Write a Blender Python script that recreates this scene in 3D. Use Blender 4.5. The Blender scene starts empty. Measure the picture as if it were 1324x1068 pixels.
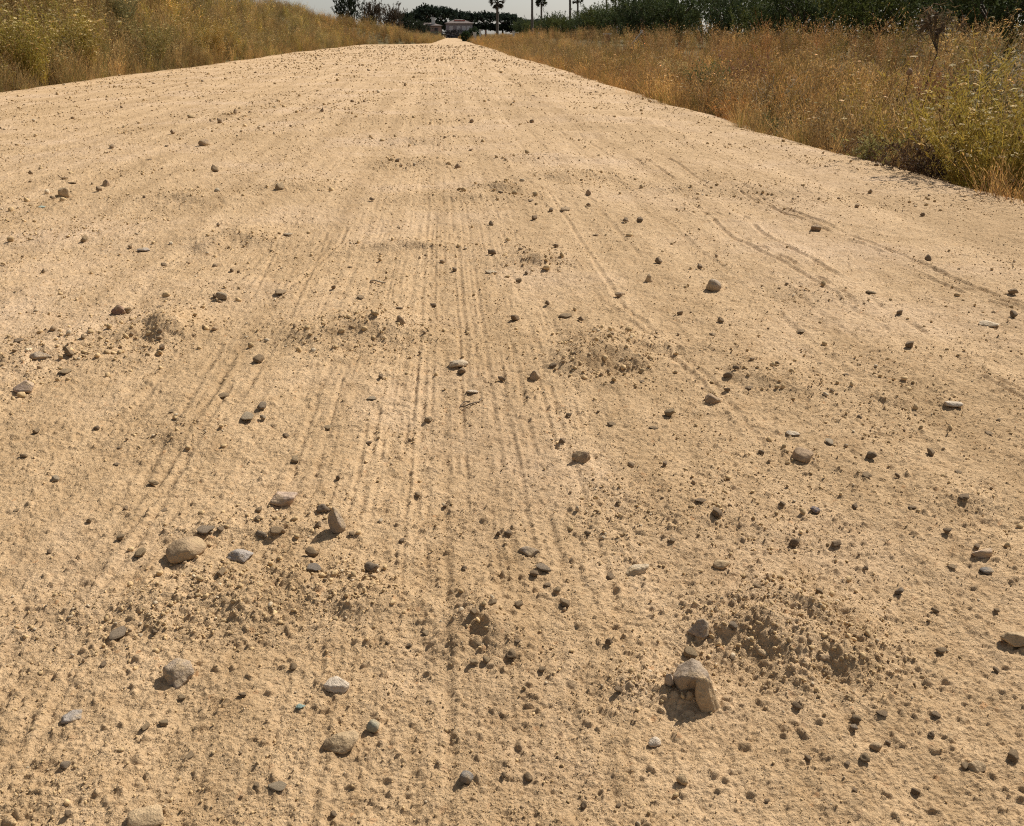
import bpy, math, random
import numpy as np
from mathutils import Vector

R = math.radians
scene = bpy.context.scene
C = bpy.data.collections.new("place")
scene.collection.children.link(C)
rng = np.random.default_rng(11)
random.seed(5)

# ------------------------------------------------------------------ camera
PW, PH, F = 1324.0, 1068.0, 1100.0
CAM_H = 0.85
HOR, VPX = 44.0, 569.0
PIT = math.atan((PH / 2 - HOR) / F)
YAW = math.atan((PW / 2 - VPX) * math.cos(PIT) / F)
fwd = np.array([math.sin(YAW) * math.cos(PIT), math.cos(YAW) * math.cos(PIT), -math.sin(PIT)])
rgt = np.array([math.cos(YAW), -math.sin(YAW), 0.0])
upv = np.cross(rgt, fwd)
cam_pos = np.array([0.0, 0.0, CAM_H])
cd = bpy.data.cameras.new("camera")
cam = bpy.data.objects.new("camera", cd)
C.objects.link(cam)
cam.location = cam_pos
cam.rotation_euler = (math.pi / 2 - PIT, 0, -YAW)
cd.sensor_fit = 'HORIZONTAL'
cd.sensor_width = 36.0
cd.lens = 36.0 * F / PW
cd.clip_start = 0.05
cd.clip_end = 6000
cd.dof.use_dof = True; cd.dof.focus_distance = 2.0; cd.dof.aperture_fstop = 22.0
scene.camera = cam


def ray(px, py):
    d = fwd * F + rgt * (px - PW / 2) - upv * (py - PH / 2)
    return d / np.linalg.norm(d)


def at(px, py, z=0.0):
    d = ray(px, py)
    return cam_pos + d * ((z - CAM_H) / d[2])


def at_depth(px, py, y):
    d = ray(px, py)
    return cam_pos + d * (y / d[1])


def mpp(p):                       # metres per photo pixel at a point
    return float(np.dot(np.asarray(p) - cam_pos, fwd)) / F


# ------------------------------------------------------------------ noise
TAB = rng.random(65536).astype(np.float32)


def hsh(ix, iy, s):
    k = (ix * 73856093) ^ (iy * 19349663) ^ (s * 83492791)
    k = (k ^ (k >> 13)) * 1274126177
    return TAB[(k ^ (k >> 16)) & 0xFFFF]


def vn(x, y, s=0):
    x = np.asarray(x, dtype=np.float64); y = np.asarray(y, dtype=np.float64)
    fx = np.floor(x); fy = np.floor(y)
    ix = fx.astype(np.int64); iy = fy.astype(np.int64)
    u = (x - fx).astype(np.float32); v = (y - fy).astype(np.float32)
    u = u * u * u * (u * (u * 6 - 15) + 10); v = v * v * v * (v * (v * 6 - 15) + 10)
    a = hsh(ix, iy, s); b = hsh(ix + 1, iy, s); c = hsh(ix, iy + 1, s); d = hsh(ix + 1, iy + 1, s)
    return (a + (b - a) * u + (c - a) * v + (a - b - c + d) * u * v) * 2 - 1


def rot(x, y, a):
    return x * math.cos(a) - y * math.sin(a), x * math.sin(a) + y * math.cos(a)


def lumps(x, y, s, prob, seed):
    """rounded clods, one per cell of size s where the hash allows it"""
    x, y = rot(x, y, 0.4 + seed)
    wx = vn(x * (1.9 / s), y * (1.9 / s), seed + 200); wy = vn(x * (1.9 / s) + 9.1, y * (1.9 / s), seed + 201)
    x = x + wx * s * 0.22; y = y + wy * s * 0.22
    fx = np.floor(x / s); fy = np.floor(y / s)
    ix = fx.astype(np.int64); iy = fy.astype(np.int64)
    h1 = hsh(ix, iy, seed); h2 = hsh(ix, iy, seed + 50); h3 = hsh(ix, iy, seed + 90); h4 = hsh(ix, iy, seed + 130)
    r = 0.14 + 0.26 * h3
    cx = 0.5 + (h1 - 0.5) * 2 * (0.5 - r); cy = 0.5 + (h2 - 0.5) * 2 * (0.5 - r)
    dx = x / s - fx - cx; dy = y / s - fy - cy
    q = np.maximum(0, r * r - dx * dx - dy * dy)
    return np.where(h4 < prob, np.sqrt(q) * s, 0.0)


def sst(a, b, x):
    t = np.clip((x - a) / (b - a), 0, 1)
    return t * t * (3 - 2 * t)


# ------------------------------------------------------------------ shape of the land
def XL(y):
    y = np.asarray(y, dtype=float)
    w = 0.16 * vn(y * 0.35, y * 0 + 3.3, 4) + 0.07 * vn(y * 1.3, y * 0 + 1.3, 5)
    return -7.16 + 6.5 * sst(80, 92, y) + 1.6 * sst(95, 190, y) + w * (1 - 0.5 * sst(60, 90, y))


def XR(y):
    y = np.asarray(y, dtype=float)
    return 3.12 + 0.5 * sst(90, 190, y) + 0.10 * vn(y * 0.5, y * 0 + 7.3, 6) + 0.05 * vn(y * 1.9, y * 0 + 2.3, 7)


def land(x, y):
    x = np.asarray(x, dtype=float); y = np.asarray(y, dtype=float)
    bank = sst(0.0, 4.6, XL(np.minimum(y, 95)) - 0.2 - x) * 2.25 * (1 - sst(74, 106, y))
    bank = bank * (1 + 0.12 * vn(x * 0.3, y * 0.22, 9))
    far = 0.5 * sst(0, 12, XL(y) - x) * sst(80, 110, y)
    right = -0.34 * sst(0.0, 0.55, x - XR(y)) * (1 - sst(40, 90, y)) + 0.40 * sst(2.0, 7, x - XR(y))
    return bank + far + right


# heaps and rough patches: px, py, half width px, half height px, height m, roughness
MOUNDS = [
    (300, 790, 120, 40, .022, 2.3), (425, 765, 60, 26, .012, 1.4), (450, 436, 95, 22, .028, 1.9), (212, 432, 45, 24, .032, 2.0),
    (775, 470, 60, 26, .028, 2.0), (1010, 800, 70, 40, .024, 1.3), (1075, 850, 80, 45, .022, 1.2), (960, 830, 80, 42, .014, 1.0), (622, 830, 52, 36, .030, 1.2),
    (690, 340, 45, 12, .022, .8), (650, 252, 45, 8, .026, .8), (540, 218, 60, 7, .022, .7), (305, 314, 55, 11, .022, .8),
    (750, 235, 60, 7, .02, .8), (520, 322, 70, 8, .018, .6), (600, 262, 90, 7, .016, .6), (560, 186, 80, 5, .02, .6),
    (820, 885, 55, 40, .010, .9), (985, 490, 45, 24, .012, .8), (850, 660, 130, 60, .010, .5), (1140, 500, 140, 55, .010, .5),
    (1070, 385, 90, 18, .012, .5), (250, 560, 70, 30, .010, .5), (60, 460, 70, 30, .012, .9), (1250, 650, 60, 25, .010, .6),
    (895, 900, 48, 24, .010, .3), (480, 790, 60, 22, .012, .7), (330, 690, 120, 30, .008, .8), (100, 800, 90, 50, .006, .5), (60, 1030, 80, 40, .008, .7),
    (390, 245, 70, 10, .018, .6), (230, 260, 80, 10, .014, .6), (840, 455, 80, 14, .012, .6), (1010, 250, 90, 10, .012, .4),
    (700, 210, 70, 6, .016, .5), (460, 160, 70, 5, .018, .5), (640, 150, 70, 4, .018, .4), (300, 150, 70, 5, .014, .5), (880, 250, 60, 7, .012, .4),
]
_m = []
for (px, py, wx, wy, hh, ro) in MOUNDS:
    c = at(px, py)
    sx = wx * mpp(c) * 0.75
    sy = 0.5 * (at(px, py - wy)[1] - at(px, py + wy)[1]) * 0.75
    _m.append((c[0], c[1], sx, sy, hh, ro))

# wheel tracks: polylines in the photograph carried to the ground as x(y)
_t = []


def track(pts, w=0.012, dep=0.006, keep=0.0):
    P = np.array([at(*p)[:2] for p in pts])
    P = P[np.argsort(P[:, 1])]
    _t.append((P[:, 1], P[:, 0], w, dep, keep))


def straight(xs, yref, y0=1200, y1=72, **k):
    for x in xs:
        f = lambda yy: 569 + (x - 569) * (yy - 44) / (yref - 44)
        track([(f(yy), yy) for yy in (y0, 900, 500, 300, 200, 130, 95, y1)], **k)


straight([285, 312, 432, 478, 531, 582, 640, 692, 765, 835], 900, w=0.009, dep=0.0034, keep=-0.12)
straight([268, 330, 352, 372, 398, 412, 452, 462, 500, 512, 552, 566, 604, 622, 664, 676, 712, 728, 742, 790, 812, 862, 880], 900, w=0.0065, dep=0.0026, keep=-0.22)
straight([428, 449, 468, 490, 509, 534, 556, 572, 590, 602, 625, 650, 680, 715], 230, y0=640, w=0.011, dep=0.0024, keep=-0.15)
straight([418, 440, 458, 478, 500, 518, 548, 563, 581, 612, 640, 660], 230, y0=700, w=0.014, dep=0.0026, keep=-0.1)
straight([700, 735, 790, 820], 230, y0=420, w=0.016, dep=0.0035)
straight([160, 200, 240, 300, 330], 150, y0=330, w=0.03, dep=0.004)
for off in (0, 26, 44):
    track([(414 + off, 314), (305 + off, 410), (252 + off, 510), (180 + off * .9, 627), (100 + off * .8, 730), (10 + off * .6, 900), (-60, 1060)], w=0.012, dep=0.0048, keep=0.2)
for off in (0, 34, 60):
    track([(357 + off, 314), (317 + off, 410), (150 + off, 700), (78 + off, 800), (18 + off, 905), (-60 + off, 1100)], w=0.010, dep=0.0040)
for off in (0, 14, 46):
    track([(830 + off, 215), (949 + off, 310), (1045 + off, 365), (1150 + off, 430), (1266 + off, 484), (1420 + off, 560)], w=0.014, dep=0.0075, keep=0.35)
for off in (0, 14, 30):
    track([(950 + off, 255), (1096 + off, 317), (1200 + off, 360), (1316 + off, 400), (1460 + off, 455)], w=0.014, dep=0.0075, keep=0.35)
for off in (0, 16):
    track([(690 + off, 250), (720 + off, 290), (790 + off, 400), (850 + off, 450), (900 + off, 490)], w=0.012, dep=0.004)


def rough(x, y):
    r = np.zeros_like(x, dtype=float)
    for (cx, cy, sx, sy, hh, ro) in _m:
        q = ((x - cx) / sx) ** 2 + ((y - cy) / sy) ** 2
        r += ro * np.exp(-q * 0.5 * (1 + 0.0 * q))
    n = vn(x * 2.6, y * 2.6, 21) * 0.6 + vn(x * 6.5, y * 6.5, 22) * 0.4
    r = r * (1 + 0.9 * n)
    return np.maximum(0, r) + 0.35 * sst(0.15, 0.75, vn(x * 1.7 + 3, y * 1.1, 23) * .7 + vn(x * 5, y * 4, 24) * .4)


def spacing(y):
    return np.maximum(0.0012, (np.maximum(y, .3) * 0.91 + 0.35) * 1.3 / 1350)


def lod(s, sp):
    return np.clip((s / sp - 1.0) / 1.5, 0, 1)


def HF(x, y):
    x = np.asarray(x, dtype=float); y = np.asarray(y, dtype=float)
    sp = spacing(y)
    z = 0.010 * vn(x * 1.1, y * 1.1, 31) + 0.006 * vn(x * 2.9, y * 2.3, 32)
    z += 0.05 * vn(x * 0.22, y * 0.10, 30) * sst(2, 10, y)
    # washboard across the driving line
    ph = y * 2 * math.pi / 0.95 + 2.2 * vn(x * 0.7, y * 0.4, 33)
    wb = np.sin(ph + 0.55 * np.sin(ph)) * sst(-0.35, 0.35, vn(x * 0.55, y * 0.45, 34))
    z += (0.012 + 0.022 * sst(2.5, 9, y)) * wb * np.exp(-((x - 0.1) / 2.2) ** 2) * sst(1.5, 3.5, y)
    r = np.zeros_like(x)
    for (cx, cy, sx, sy, hh, ro) in _m:
        q = ((x - cx) / sx) ** 2 + ((y - cy) / sy) ** 2
        ty_ = (y - cy) / sy                           # steep towards the driver, tailing off beyond
        ty_ = ty_ + 0.5 * vn(x / sx * 1.3 + cx * 9, x * 0 + cy, 47)
        g = np.exp(-0.6 * ((x - cx) / sx) ** 2 - np.where(ty_ < 0, 4.0 if cy > 1.3 else 1.9, 0.35) * ty_ * ty_)
        z += (1.7 if cy > 1.3 else 1.15) * hh * g
    r = rough(x, y)
    z += r * (0.0035 * vn(x * 14, y * 14, 35) + 0.0035 * vn(x * 30, y * 26, 36)) * lod(0.04, sp)
    # tracks
    wob = 0.008 * vn(y * 0.6, x * 0.2, 37) + 0.0022 * vn(y * 5, x * 0.4, 38)
    worn = 1 - 0.75 * np.clip(r, 0, 1)
    for i, (ty, tx, w, dep, keep) in enumerate(_t):
        sel = (y > ty[0] - .3) & (y < ty[-1] + .3)
        if not sel.any():
            continue
        ys = y[sel]
        X = np.interp(ys, ty, tx)
        d = (x[sel] - X - wob[sel])
        ww = np.maximum(w * .75, sp[sel] * 1.15)
        q = d / ww
        m = sst(-0.15 - keep, 0.45 - keep, vn(ys * 1.5 + i * 7.1, ys * 0 + i * 3.7, 39) + 0.6 * vn(ys * 11 + i, ys * 0 + i, 40))
        m = m * (0.55 + 0.45 * sst(0.9, 1.7, ys))
        z[sel] += m * worn[sel] * dep * np.maximum(.85, .7 + .05 * ys) * (-np.exp(-q * q) + 0.8 * np.exp(-((q - 1.8) / 0.75) ** 2) + 0.4 * np.exp(-((q + 1.8) / 0.75) ** 2))
    # crumbs and clods
    pd = 0.5 + 0.5 * vn(x * 3.1, y * 3.1, 41)
    k = np.clip(r, 0, 1.6)
    a = 0.65 * lumps(x, y, 0.024, 0.01 + 0.03 * pd + 0.35 * k, 3) * lod(0.03, sp)
    b = 0.95 * lumps(x, y, 0.017, 0.10 + 0.22 * pd + 0.5 * k, 5) * lod(0.017, sp)
    c = 0.85 * lumps(x, y, 0.0095, 0.38 + 0.35 * pd + 0.4 * k, 7) * lod(0.0095, sp)
    d = 0.9 * lumps(x + 0.004, y, 0.0058, 0.72 + 0.3 * k, 9) * lod(0.0062, sp)
    z += np.maximum(np.maximum(a, b), np.maximum(c, d))
    z += 0.0035 * vn(x * 16, y * 16, 42) * lod(.06, sp) + 0.0020 * vn(x * 42, y * 42, 43) * lod(0.024, sp) + 0.0014 * vn(x * 105, y * 105, 44) * lod(0.0095, sp)
    z += 0.0009 * vn(x * 220, y * 220, 45) * lod(0.0045, sp)
    # shoulders
    e = np.minimum(x - XL(y), XR(y) - x)
    z += 0.03 * np.exp(-((e - 0.25) / 0.25) ** 2) * (0.5 + 0.5 * vn(x * 0.8, y * 0.8, 46)) - 0.10 * sst(0.05, -0.5, e)
    return z


# ------------------------------------------------------------------ mesh helpers
def mesh_np(name, V, Fq, mat, smooth=True, col=None):
    V = np.ascontiguousarray(V, dtype=np.float32); Fq = np.ascontiguousarray(Fq, dtype=np.int32)
    me = bpy.data.meshes.new(name)
    me.vertices.add(len(V)); me.vertices.foreach_set("co", V.ravel())
    n, k = Fq.shape
    me.loops.add(n * k); me.loops.foreach_set("vertex_index", Fq.ravel())
    me.polygons.add(n)
    me.polygons.foreach_set("loop_start", np.arange(0, n * k, k, dtype=np.int32))
    me.polygons.foreach_set("use_smooth", np.full(n, smooth, dtype=bool))
    me.update(calc_edges=True)
    if col is not None:
        a = me.color_attributes.new("tone", 'FLOAT_COLOR', 'POINT')
        cc = np.ones((len(V), 4), dtype=np.float32); cc[:, :3] = col
        a.data.foreach_set("color", cc.ravel())
    if mat is not None:
        me.materials.append(mat)
    return me


def link(name, me, parent=None, loc=None):
    o = bpy.data.objects.new(name, me)
    C.objects.link(o)
    if parent is not None:
        o.parent = parent
    if loc is not None:
        o.location = [float(v) for v in loc]
    return o


def tag(o, label=None, cat=None, group=None, kind=None):
    if label: o["label"] = label
    if cat: o["category"] = cat
    if group: o["group"] = group
    if kind: o["kind"] = kind
    return o


def empty(name, loc, rz=0.0):
    o = link(name, None, None, loc)
    o.rotation_euler = (0, 0, rz)
    o.empty_display_size = 0.2
    return o


# ------------------------------------------------------------------ materials
def new_mat(name):
    m = bpy.data.materials.new(name); m.use_nodes = True
    nt = m.node_tree; nt.nodes.clear()
    out = nt.nodes.new("ShaderNodeOutputMaterial")
    return m, nt, out


def N(nt, t, **kw):
    n = nt.nodes.new(t)
    for k, v in kw.items():
        setattr(n, k, v)
    return n


def noise(nt, vec, scale, detail=4, rough_=0.6):
    n = N(nt, "ShaderNodeTexNoise")
    n.inputs["Scale"].default_value = scale; n.inputs["Detail"].default_value = detail; n.inputs["Roughness"].default_value = rough_
    if vec is not None: nt.links.new(vec, n.inputs["Vector"])
    return n


def ramp(nt, fac, stops):
    r = N(nt, "ShaderNodeValToRGB")
    e = r.color_ramp.elements
    while len(e) < len(stops): e.new(0.5)
    for el, (p, c) in zip(e, stops):
        el.position = p; el.color = (*c, 1)
    nt.links.new(fac, r.inputs["Fac"])
    return r


def mixc(nt, mode, fac, a, b):
    m = N(nt, "ShaderNodeMix", data_type='RGBA', blend_type=mode)
    for sock, v in ((0, fac), (6, a), (7, b)):
        if hasattr(v, "links") or hasattr(v, "is_linked"): nt.links.new(v, m.inputs[sock])
        else: m.inputs[sock].default_value = v if sock == 0 else (*v, 1)
    return m.outputs[2]


def soil_material(name, soft=False):
    m, nt, out = new_mat(name)
    L = nt.links.new
    tc = N(nt, "ShaderNodeTexCoord"); v = tc.outputs["Object"]
    big = noise(nt, v, 0.9, 5, 0.6)
    c = ramp(nt, big.outputs["Fac"], [(0.28, (0.505, 0.343, 0.183)), (0.5, (0.585, 0.404, 0.226)), (0.72, (0.635, 0.454, 0.287))]).outputs["Color"]
    # pale, drawn-out wheel streaks along the road
    mp = N(nt, "ShaderNodeMapping"); mp.inputs["Scale"].default_value = (5.5, 0.13, 1); L(v, mp.inputs["Vector"])
    st = noise(nt, mp.outputs["Vector"], 1.0, 5, 0.62)
    sr = ramp(nt, st.outputs["Fac"], [(0.36, (0.79, 0.775, 0.755)), (0.60, (1.05, 1.06, 1.09))])
    c = mixc(nt, 'MULTIPLY', 0.8, c, sr.outputs["Color"])
    sp = noise(nt, v, 120, 3, 0.7)
    spr = ramp(nt, sp.outputs["Fac"], [(0.28, (0.70, 0.66, 0.62)), (0.5, (1, 1, 1)), (0.74, (1.2, 1.21, 1.24))])
    c = mixc(nt, 'MULTIPLY', 0.75, c, spr.outputs["Color"])
    md = noise(nt, v, 14, 5, 0.75)                     # patches of coarser, browner crumbs
    mdr = ramp(nt, md.outputs["Fac"], [(0.33, (0.85, 0.815, 0.77)), (0.52, (1, 1, 1)), (0.7, (1.08, 1.08, 1.09))])
    c = mixc(nt, 'MULTIPLY', 0.9, c, mdr.outputs["Color"])
    # odd grey and rusty grains
    vo = N(nt, "ShaderNodeTexVoronoi"); vo.inputs["Scale"].default_value = 130; L(v, vo.inputs["Vector"])
    gr = ramp(nt, vo.outputs["Color"], [(0.80, (1, 1, 1)), (0.90, (0.72, 0.74, 0.80)), (0.97, (1.05, 0.80, 0.62))])
    c = mixc(nt, 'MULTIPLY', 0.55, c, gr.outputs["Color"])
    b = N(nt, "ShaderNodeBsdfPrincipled"); b.inputs["Roughness"].default_value = 0.95
    b.inputs["Specular IOR Level"].default_value = 0.15
    L(c, b.inputs["Base Color"])
    bn = noise(nt, v, 330, 4, 0.75); bn2 = noise(nt, v, 75, 4, 0.7)
    b3 = noise(nt, v, 21, 4, 0.7)
    a0 = N(nt, "ShaderNodeMath", operation='MULTIPLY_ADD'); a0.inputs[1].default_value = 3.4
    L(b3.outputs["Fac"], a0.inputs[0]); L(bn.outputs["Fac"], a0.inputs[2])
    ad = N(nt, "ShaderNodeMath", operation='MULTIPLY_ADD'); ad.inputs[1].default_value = 2.6
    L(bn2.outputs["Fac"], ad.inputs[0]); L(a0.outputs[0], ad.inputs[2])
    bp = N(nt, "ShaderNodeBump"); bp.inputs["Strength"].default_value = 1.0; bp.inputs["Distance"].default_value = 0.0034
    L(ad.outputs[0], bp.inputs["Height"]); L(bp.outputs["Normal"], b.inputs["Normal"])
    L(b.outputs[0], out.inputs[0])
    return m


def tone_material(name, rough_=0.9, transl=0.0, var=0.25, scale=30, bump=0.0):
    """diffuse colour from the mesh's own tone attribute, with a little noise"""
    m, nt, out = new_mat(name); L = nt.links.new
    at_ = N(nt, "ShaderNodeAttribute", attribute_name="tone")
    tc = N(nt, "ShaderNodeTexCoord")
    n = noise(nt, tc.outputs["Object"], scale, 3, 0.6)
    rr = ramp(nt, n.outputs["Fac"], [(0.3, (1 - var,) * 3), (0.7, (1 + var,) * 3)])
    c = mixc(nt, 'MULTIPLY', 1.0, at_.outputs["Color"], rr.outputs["Color"])
    b = N(nt, "ShaderNodeBsdfPrincipled"); b.inputs["Roughness"].default_value = rough_
    b.inputs["Specular IOR Level"].default_value = 0.2
    L(c, b.inputs["Base Color"])
    if bump:
        bp = N(nt, "ShaderNodeBump"); bp.inputs["Strength"].default_value = 0.8; bp.inputs["Distance"].default_value = bump
        n2 = noise(nt, tc.outputs["Object"], scale * 4, 4, 0.7)
        L(n2.outputs["Fac"], bp.inputs["Height"]); L(bp.outputs["Normal"], b.inputs["Normal"])
    if transl:
        t = N(nt, "ShaderNodeBsdfTranslucent"); L(c, t.inputs["Color"])
        mx = N(nt, "ShaderNodeMixShader"); mx.inputs[0].default_value = transl
        L(b.outputs[0], mx.inputs[1]); L(t.outputs[0], mx.inputs[2]); L(mx.outputs[0], out.inputs[0])
    else:
        L(b.outputs[0], out.inputs[0])
    return m


def stone_material():
    m, nt, out = new_mat("stone"); L = nt.links.new
    oi = N(nt, "ShaderNodeObjectInfo")
    tc = N(nt, "ShaderNodeTexCoord"); v = tc.outputs["Object"]
    sh = N(nt, "ShaderNodeVectorMath", operation='ADD'); L(v, sh.inputs[0]); L(oi.outputs["Location"], sh.inputs[1])
    n1 = noise(nt, sh.outputs[0], 55, 6, 0.65)
    r1 = ramp(nt, n1.outputs["Fac"], [(0.28, (0.62, 0.58, 0.55)), (0.5, (1, 1, 1)), (0.72, (1.3, 1.27, 1.22))])
    c = mixc(nt, 'MULTIPLY', 0.85, oi.outputs["Color"], r1.outputs["Color"])
    n2 = noise(nt, sh.outputs[0], 260, 4, 0.7)
    r2 = ramp(nt, n2.outputs["Fac"], [(0.3, (0.75, 0.75, 0.75)), (0.6, (1.1, 1.1, 1.1))])
    c = mixc(nt, 'MULTIPLY', 0.7, c, r2.outputs["Color"])
    # patches of road dust clinging to the stone
    n3 = noise(nt, sh.outputs[0], 28, 5, 0.7)
    r3 = ramp(nt, n3.outputs["Fac"], [(0.46, (0, 0, 0)), (0.64, (0.8, 0.8, 0.8))])
    c = mixc(nt, 'MIX', r3.outputs["Color"], c, (0.54, 0.385, 0.215))
    b = N(nt, "ShaderNodeBsdfPrincipled"); b.inputs["Roughness"].default_value = 0.88; b.inputs["Specular IOR Level"].default_value = 0.25
    L(c, b.inputs["Base Color"])
    bp = N(nt, "ShaderNodeBump"); bp.inputs["Strength"].default_value = 0.9; bp.inputs["Distance"].default_value = 0.0045
    ad = N(nt, "ShaderNodeMath", operation='MULTIPLY_ADD'); ad.inputs[1].default_value = 2.0
    L(n1.outputs["Fac"], ad.inputs[0]); L(n2.outputs["Fac"], ad.inputs[2])
    L(ad.outputs[0], bp.inputs["Height"]); L(bp.outputs["Normal"], b.inputs["Normal"])
    L(b.outputs[0], out.inputs[0])
    return m


def plain_material(name, col, rough_=0.8, scale=6, var=0.2):
    m, nt, out = new_mat(name); L = nt.links.new
    tc = N(nt, "ShaderNodeTexCoord"); n = noise(nt, tc.outputs["Object"], scale, 5, 0.65)
    r = ramp(nt, n.outputs["Fac"], [(0.3, tuple(x * (1 - var) for x in col)), (0.7, tuple(min(1, x * (1 + var)) for x in col))])
    b = N(nt, "ShaderNodeBsdfPrincipled"); b.inputs["Roughness"].default_value = rough_
    L(r.outputs["Color"], b.inputs["Base Color"])
    bp = N(nt, "ShaderNodeBump"); bp.inputs["Strength"].default_value = 0.4; bp.inputs["Distance"].default_value = 0.02
    L(n.outputs["Fac"], bp.inputs["Height"]); L(bp.outputs["Normal"], b.inputs["Normal"])
    L(b.outputs[0], out.inputs[0])
    return m


SOIL = soil_material("road_soil")
GROUND = tone_material("field_soil", 0.95, 0, 0.3, 3.0, 0.02)
CLOD = tone_material("clods", 0.95, 0, 0.22, 90, 0.002)
STONE = stone_material()
PLANT = tone_material("dry_plants", 0.75, 0.35, 0.2, 2.0)
LEAF = tone_material("leaves", 0.85, 0.25, 0.25, 0.8)
BARK = plain_material("bark", (0.10, 0.075, 0.05), 0.95, 9, 0.4)
PALMBARK = plain_material("palm_bark", (0.13, 0.11, 0.09), 0.95, 5, 0.3)

# ------------------------------------------------------------------ road and ground
NR, NC = 1400, 1400
cp, spn = math.cos(PIT), math.sin(PIT)
c0 = CAM_H * math.tan(PIT)
near, farY = 0.42, 240.0
ys = 1.0 / np.linspace(1 / (near + c0), 1 / (farY + c0), NR) - c0
ys = np.concatenate([np.linspace(-1.0, near, 24)[:-1], ys])
half = (np.maximum(ys, near) * cp + CAM_H * spn) * (PW / 2 / F) * 1.03 + 0.75
xc = ys * math.tan(YAW)
xl = np.maximum(XL(ys) - 0.45, xc - half); xr = np.minimum(XR(ys) + 0.45, xc + half)
u = np.linspace(0, 1, NC)
GX = xl[:, None] + (xr - xl)[:, None] * u[None, :]
GY = np.repeat(ys[:, None], NC, 1)
GZ = np.empty_like(GX)
for i in range(0, len(ys), 200):
    GZ[i:i + 200] = HF(GX[i:i + 200].ravel(), GY[i:i + 200].ravel()).reshape(GX[i:i + 200].shape)
V = np.stack([GX.ravel(), GY.ravel(), GZ.ravel()], 1)
idx = np.arange(len(ys) * NC).reshape(len(ys), NC)
Fq = np.stack([idx[:-1, :-1].ravel(), idx[:-1, 1:].ravel(), idx[1:, 1:].ravel(), idx[1:, :-1].ravel()], 1)
road = link("dirt_road", mesh_np("dirt_road", V, Fq, SOIL))
tag(road, "sandy unpaved road with wheel ruts running to the far houses", "road", None, "structure")
del V, Fq, GX, GY, GZ

gx = np.unique(np.concatenate([np.linspace(-14, 12, 90), -14 - np.geomspace(0.5, 900, 26), 12 + np.geomspace(0.5, 900, 26)]))
gy = np.unique(np.concatenate([np.linspace(-12, 130, 160), 130 + np.geomspace(1, 2400, 40)]))
GX, GY = np.meshgrid(gx, gy)
GZ = land(GX.ravel(), GY.ravel()).reshape(GX.shape)
GZ = GZ - 0.14
onroad = sst(0.3, -0.3, XL(GY) - GX) * sst(0.3, -0.3, GX - XR(GY))
V = np.stack([GX.ravel(), GY.ravel(), GZ.ravel()], 1)
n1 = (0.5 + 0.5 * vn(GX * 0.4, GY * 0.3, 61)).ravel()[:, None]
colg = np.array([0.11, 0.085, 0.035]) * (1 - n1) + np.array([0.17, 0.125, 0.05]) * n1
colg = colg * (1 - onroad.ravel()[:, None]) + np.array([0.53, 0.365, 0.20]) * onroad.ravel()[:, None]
idx = np.arange(GX.size).reshape(GX.shape)
Fq = np.stack([idx[:-1, :-1].ravel(), idx[:-1, 1:].ravel(), idx[1:, 1:].ravel(), idx[1:, :-1].ravel()], 1)
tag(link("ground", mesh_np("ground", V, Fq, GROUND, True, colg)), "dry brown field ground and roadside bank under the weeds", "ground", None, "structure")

# ------------------------------------------------------------------ icospheres
def ico(sub):
    import bmesh
    bm = bmesh.new(); bmesh.ops.create_icosphere(bm, subdivisions=sub, radius=1)
    v = np.array([x.co[:] for x in bm.verts]); f = np.array([[x.index for x in p.verts] for p in bm.faces]); bm.free()
    return v, f


ICO = {s: ico(s) for s in (1, 2, 3, 4)}


def n3(P, s, seed):
    return (vn(P[:, 0] * s + seed, P[:, 1] * s + 3.1 * seed, seed % 97) + vn(P[:, 1] * s + 5.2, P[:, 2] * s + seed, seed % 89 + 3) + vn(P[:, 2] * s + seed * 1.7, P[:, 0] * s, seed % 83 + 7)) / 3


def rock(seed, sub=3, planes=11, p=16, rough_=0.06, flat=0.72):
    g = np.random.default_rng(seed)
    v, f = ICO[sub]
    n = g.normal(size=(planes, 3)); n /= np.linalg.norm(n, axis=1)[:, None]
    n = np.vstack([n, -n[: planes // 2], [[0, 0, -1]]])
    d = np.concatenate([g.uniform(flat, 1.0, len(n) - 1), [0.75]])
    q = np.maximum(0, v @ n.T) / d
    r = (np.sum(q ** p, axis=1) + 1e-9) ** (-1 / p)
    r = np.minimum(r, 1.35)
    P = v * r[:, None]
    k = 1 + rough_ * n3(P, 1.7, seed) * 1.6 + rough_ * 0.8 * n3(P, 4.3, seed + 11)
    if sub >= 4: k = k + rough_ * 0.35 * n3(P, 10.0, seed + 23)
    P = P * k[:, None]
    return P / np.abs(P).max(axis=0), f


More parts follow.
